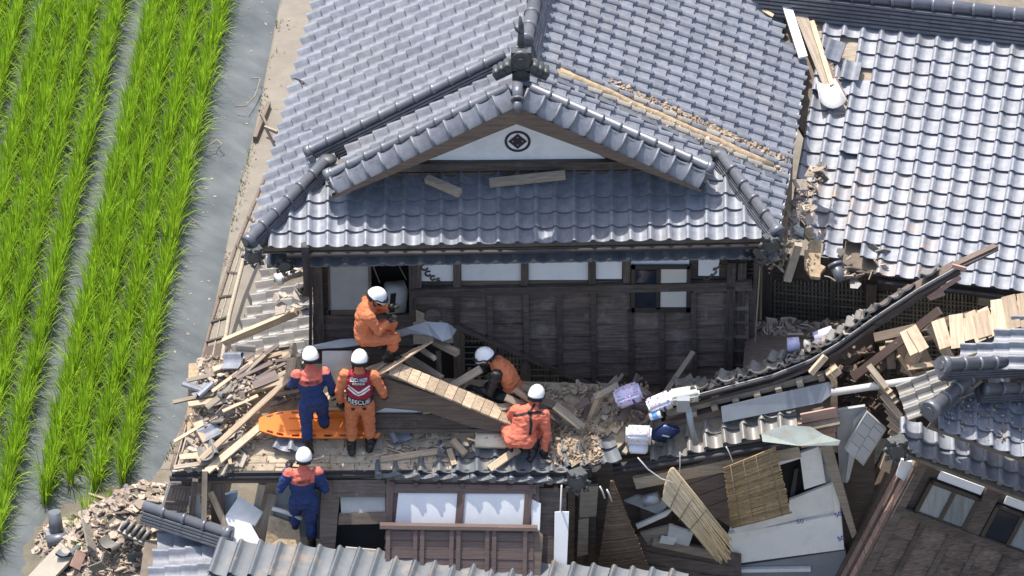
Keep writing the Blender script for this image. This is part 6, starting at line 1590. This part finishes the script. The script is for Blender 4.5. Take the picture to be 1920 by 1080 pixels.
for a, b, y0, y1, wd, t, m in (((838, 730), (902, 692), -.6, -.55, .11, .06, m_wood_g), ((948, 745), (1010, 775), -.75, -.8, .1, .05, m_wood_g), ((965, 730), (1050, 790), -.7, -.8, .1, .06, m_wood_b), ((980, 726), (1010, 742), -.6, -.6, .09, .06, m_wood_g), ((1040, 760), (1090, 800), -.75, -.85, .12, .05, m_wood_g), ((930, 765), (985, 758), -.8, -.75, .1, .03, m_wood_g), ((1000, 745), (1075, 775), -.62, -.7, .12, .08, m_wood_b), ((855, 745), (900, 765), -.8, -.85, .06, .03, m_wood_p), ((1080, 765), (1105, 750), -.62, -.6, .1, .04, m_wood_r), ((1115, 745), (1160, 722), -.55, -.5, .09, .05, m_wood_g), ((1102, 790), (1125, 735), -.6, -.55, .06, .03, m_wood_p)):
    o = post(aty(*a, y0), aty(*b, y1), wd, t, 'timber', m, None, (rnd(-.3, .3), -.5, .8)); tag(o, 'broken roof timber strewn beside the stooping rescuer', 'timber', GW)
def gv_():
    px, py = rnd(860, 1110), rnd(718, 785)
    if px < 985 and py < 756: py = rnd(758, 785)
    return por(px, py, rnd(.02, .1))
shard_stuff(150, gv_, (.02, .08), 'gable_litter', 'flakes of board and clay behind the squatting rescuer', m_dust)
WR = 'broken timbers by the tilted house'
for a, b, y0, y1, wd, t, m in (((1600, 708), (1762, 582), -.1, -.1, .12, .07, m_wood_r), ((1640, 634), (1835, 590), .1, .1, .13, .1, m_wood_b), ((1650, 655), (1840, 612), .15, .1, .06, .05, m_wood_p), ((1690, 640), (1702, 690), -.1, -.2, .17, .03, m_wood_p), ((1716, 634), (1742, 690), -.12, -.2, .16, .03, m_wood_p), ((1755, 628), (1790, 688), -.1, -.2, .15, .03, m_wood_p), ((1685, 668), (1714, 716), -.3, -.35, .05, .05, m_wood_p), ((1700, 690), (1752, 682), -.3, -.3, .08, .06, m_wood_p), ((1705, 706), (1760, 696), -.3, -.3, .07, .05, m_wood_p), ((1720, 650), (1700, 700), -.25, -.25, .2, .03, m_wood_p), ((1668, 640), (1672, 690), -.05, -.05, .12, .04, m_wood_g), ((1610, 745), (1650, 690), .0, .0, .09, .06, m_wood_b), ((1580, 690), (1640, 700), .1, .1, .1, .05, m_wood_d), ((1585, 740), (1600, 700), .1, .1, .12, .03, m_board_g), ((1590, 760), (1612, 728), .05, .05, .15, .02, m_bluesheet), ((1640, 700), (1690, 660), .05, -.05, .1, .05, m_wood_r), ((1735, 700), (1700, 640), -.2, -.2, .06, .04, m_wood_g), ((1765, 640), (1742, 612), -.15, -.15, .14, .03, m_wood_p), ((1640, 770), (1660, 715), -.1, -.1, .09, .02, m_wood_p), ((1790, 600), (1750, 620), .0, .0, .1, .04, m_wood_b)):
    o = post(aty(*a, y0), aty(*b, y1), wd, t, 'timber', m, None, (rnd(-.2, .2), -.6, .8)); tag(o, 'broken timber tangled between the snapped eave and tilted house', 'timber', WR)
def ws_():
    px = rnd(1575, 1700); py = rnd(650, 770); return aty(px, py, .2 - (py - 650) * .003)
shard_stuff(160, ws_, (.03, .1), 'wreck_flakes', 'flakes of board and plaster left of the tilted house', m_wood_b)
for px, py, yy, sz, r, lb in ((1487, 648, -.25, (.17, .15, .2), rotm(.1, .2), 'small lilac grey box in the gap rubble, left one'), (1545, 630, -.15, (.28, .15, .17), rotm(.3, .3, -.3), 'bluish grey box tipped at the tiles of the snapped eave'), (1512, 650, -.2, (.09, .12, .18), rotm(.2, .1, .2), 'narrow pale box between the two boxes in the gap')):
    boxthing('small_box', aty(px, py, yy), sz, r, m_lilac if sz[0] > .1 else m_board_g, lb, 'box', .006)
# rubble along the right eave and on the right roof corner
def es_():
    t = random.random(); px = 1445 + 90 * t + rnd(-14, 22); py = 500 - 190 * t + rnd(-15, 20); return aty0(px, py, -.35 + 1.6 * t)
shards(28, es_, (.05, .16), 'broken tile piece wedged along the right eave', 'tile pieces along the right eave', .9)
mini(220, es_, (.015, .05), 'eave_rubble', m_clod, 'crumbs wedged along the right eave')
def slab2(pts, y, m, label, name='clay_slab'):
    mb = MB(); mb.prism([bpl(px, py, .06) for px, py in pts], (0, 0, -.05)); o = part(name, mb, m); tag(o, label, 'slab')
slab2([(1520, 450), (1540, 450), (1538, 495), (1548, 500), (1538, 512), (1538, 520), (1520, 518), (1508, 500), (1508, 470)], 0, m_mud, 'tan slab of clay plaster at the left end of right roof')
slab2([(1512, 425), (1524, 428), (1526, 445), (1516, 448), (1508, 438)], 0, m_mud, 'small tan plaster piece above the tan clay slab')
slab2([(1487, 425), (1503, 412), (1508, 428), (1506, 440), (1492, 432)], 0, m_white, 'white tile fragment by the corner of the crested roof', 'white_fragment')
o = post(aty0(1497, 458, -.6), aty0(1476, 525, -.62), .11, .09, 'timber', m_wood_g, None); tag(o, 'grey square timber hanging at the crested roof right corner', 'timber')
mb = MB(); mb.tube([bpl(1566, 497, .1), bpl(1578, 528, .02)], [.09, .075], 12); mb.tube([bpl(1565, 494, .11), bpl(1567, 499, .1)], .11, 12); o = part('ridge_cylinder', mb, m_ridge); tag(o, 'dark round ridge tile fallen at the broken eave of the right roof', 'ridge tile')
def cs2(): px, py = rnd(1555, 1660), rnd(465, 535); return bpl(px, py, rnd(.0, .08))
shards(16, cs2, (.05, .14), 'broken tile piece at the torn lower corner of the right roof', 'tile pieces at the right roof corner', .7)
# left side roof: rubble by the downpipe
def ss(): px, py = rnd(515, 582), rnd(498, 600); return aty0(px, py, 1.2 - (py - 500) * .006) + V((0, 0, .15))
shards(20, ss, (.06, .17), 'loose tile piece piled on the side roof by the downpipe', 'tile pieces by the downpipe', .6)
o = mk('ridge_cylinder', cap_mesh(.085, m_panel), None, T4(aty0(520, 540, 1.1) + V((0, 0, .15)), rotm(.55, 0, -.1)) @ Matrix.Diagonal((1.5, 1, 1, 1))); tag(o, 'pale half round ridge tile lying on the side roof', 'ridge tile')
mb = MB(); mb.tube([aty(385, 738, -.2) + V((0, 0, .1)), aty(365, 752, -.3) + V((0, 0, .1))], .01, 4)
o = mk('fallen_tile', tile_mesh(m_tile), None, T4(por(378, 735, .15), rotm(1.2, .3, .4))); tag(o, 'shiny curved tile tipped over the fence at the heap left end', 'roof tile')
# special pieces of the bottom-left heap
def hp(px, py, h=.1): 
    p = atz(px, py, .2); return atz(px, py, hmound(p.x, p.y) + h)
mb = MB(); c = hp(106, 1000, .1); mb.tube([c, c + V((-.02, .08, .34))], [.11, .09], 14); mb.box(c + V((.02, -.05, -.02)), (.34, .22, .12), rotm(.2, .1)); mb.tube([c + V((-.13, -.16, -.02)), c + V((.2, -.12, .02))], .09, 10)
o = part('onigawara_block', mb, m_ridge); tag(o, 'dark ridge end block standing at the left of the sherd heap', 'ridge ornament')
o = post(hp(64, 1098, .12), hp(128, 1030, .16),   .36, .05, 'curved_trough', mat('beige_sheet', (.42, .37, .29), .7, .12, 4, .15), None, (-.3, -.3, 1)); tag(o, 'wide beige trough piece lying at the very bottom left', 'trough')
for a, b, wd, m, lb in (((160, 970), (172, 1030), .17, m_oldtile, 'long pale tile piece with ridge upright in the sherd heap'), ((212, 957), (304, 950), .035, m_wood_p, 'thin tan stick lying at the top of the sherd heap'), ((170, 928), (202, 938), .09, m_wood_p, 'pale splintered board at the edge of the rice'), ((152, 1035), (140, 1065), .16, m_brickp, 'reddish flat tile standing in the sherd heap'), ((170, 1068), (196, 1058), .14, m_oldtile, 'curved grey tile at the bottom of the sherd heap'), ((283, 945), (312, 925), .1, m_wood_b, 'dark board at the water edge below the fence')):
    o = post(hp(*a, .1), hp(*b, .14), wd, .03, 'rubble_piece', m, None); tag(o, lb, 'rubble')
o = mk('fallen_tile', tile_mesh(m_greytile), None, T4(hp(262, 935, .1), rotm(.5, .2, .1))); tag(o, 'grey tile carrying crumbs at the water edge', 'roof tile')
mb = MB(); c0, c1 = hp(213, 942, .08), hp(240, 946, .1); mb.tube([c0, c1], .1, 12); o = part('ridge_cylinder', mb, m_gut_l); tag(o, 'pale round tile on its side at the edge of the rice', 'ridge tile')
mb = MB()
for k in range(5): c = hp(232 + k * 10, 982 + k * 5, .14); mb.tube([c, c + V((.04, -.02, -.02))], .1, 10); mb.box(c + V((0, 0, -.08)), (.12, .2, .06), rotm(-.4, .2))
o = part('broken_ridge', mb, m_oldtile); tag(o, 'broken ridge core lying just left of the toppled ridge', 'roof ridge')

for i in range(8):
    p = hs() + V((0, 0, .06)); o = mk('fallen_tile', tile_mesh(random.choice([m_tile, m_oldtile, m_greytile]), .265), None, T4(p, rotm(rnd(0, 6.3), rnd(-.6, .6), rnd(-.6, .6)) @ Matrix.Diagonal((1, 1, random.choice([1, -1]))))) if False else mk('fallen_tile', tile_mesh(random.choice([m_oldtile, m_greytile]), .265), None, T4(p, rotm(rnd(0, 6.3), rnd(-.6, .6), rnd(-.6, .6))))
    tag(o, 'nearly whole roof tile lying in the heap at the bottom left', 'roof tile', 'whole tiles in the bottom left heap')
for i in range(7):
    p = ls() + V((0, 0, .06)); o = mk('fallen_tile', tile_mesh(random.choice([m_tile, m_oldtile]), .265), None, T4(p, rotm(rnd(0, 6.3), rnd(-.6, .6), rnd(-.6, .6))))
    tag(o, 'nearly whole roof tile in the heap left of the orange stretcher', 'roof tile', 'whole tiles left of the stretcher')
mb = MB()
pe = [V((-2.6, 22, 0))] + ep
for i in range(900):
    k = random.randint(1, 12); t = random.random(); a, b = pe[k], pe[k + 1]; p = a.lerp(b, t) + V((abs(random.gauss(0, .05)), 0, 0))
    if noise.noise(p * 1.3) < .02: continue
    an = rnd(0, 6.3); h = rnd(.03, .11); d = V((math.cos(an), math.sin(an), 0)); q = p + V((0, 0, .0))
    mb.add([q + d.cross(V((0, 0, 1))) * .008, q - d.cross(V((0, 0, 1))) * .008, q + d * h * .7 + V((0, 0, h))], [(0, 1, 2)])
o = part('path_weeds', mb, mat('weeds', (.10, .12, .045), .8, .2, 5, 0, rv=.5)); tag(o, 'short weeds and moss along the water edge of the path', 'weeds', kind='stuff')
mini(260, lambda: (lambda k, t: pe[k].lerp(pe[k + 1], t) + V((rnd(.05, 1.1), 0, .012)))(random.randint(1, 11), random.random()), (.006, .03), 'path_grit', m_clod, 'grit and crumbs scattered on the pale path')

def wsp():
    k = random.randint(1, 9); q = pe[k].lerp(pe[k + 1], random.random()); return V((q.x - rnd(.03, 1.0), q.y, WZ + .004))
fl = MB()
for _ in range(200):
    p = wsp(); s_ = .005 + .015 * random.random() ** 3; an = rnd(0, 3.1); d = V((math.cos(an), math.sin(an), 0)) * s_ * rnd(1, 3); n_ = V((-d.y, d.x, 0)).normalized() * s_
    fl.prism([p - d, p + n_, p + d, p - n_], (0, 0, .002))
stuff('floating_litter', fl, m_wood_g, 'pale straw bits floating on the muddy paddy water', 'litter')
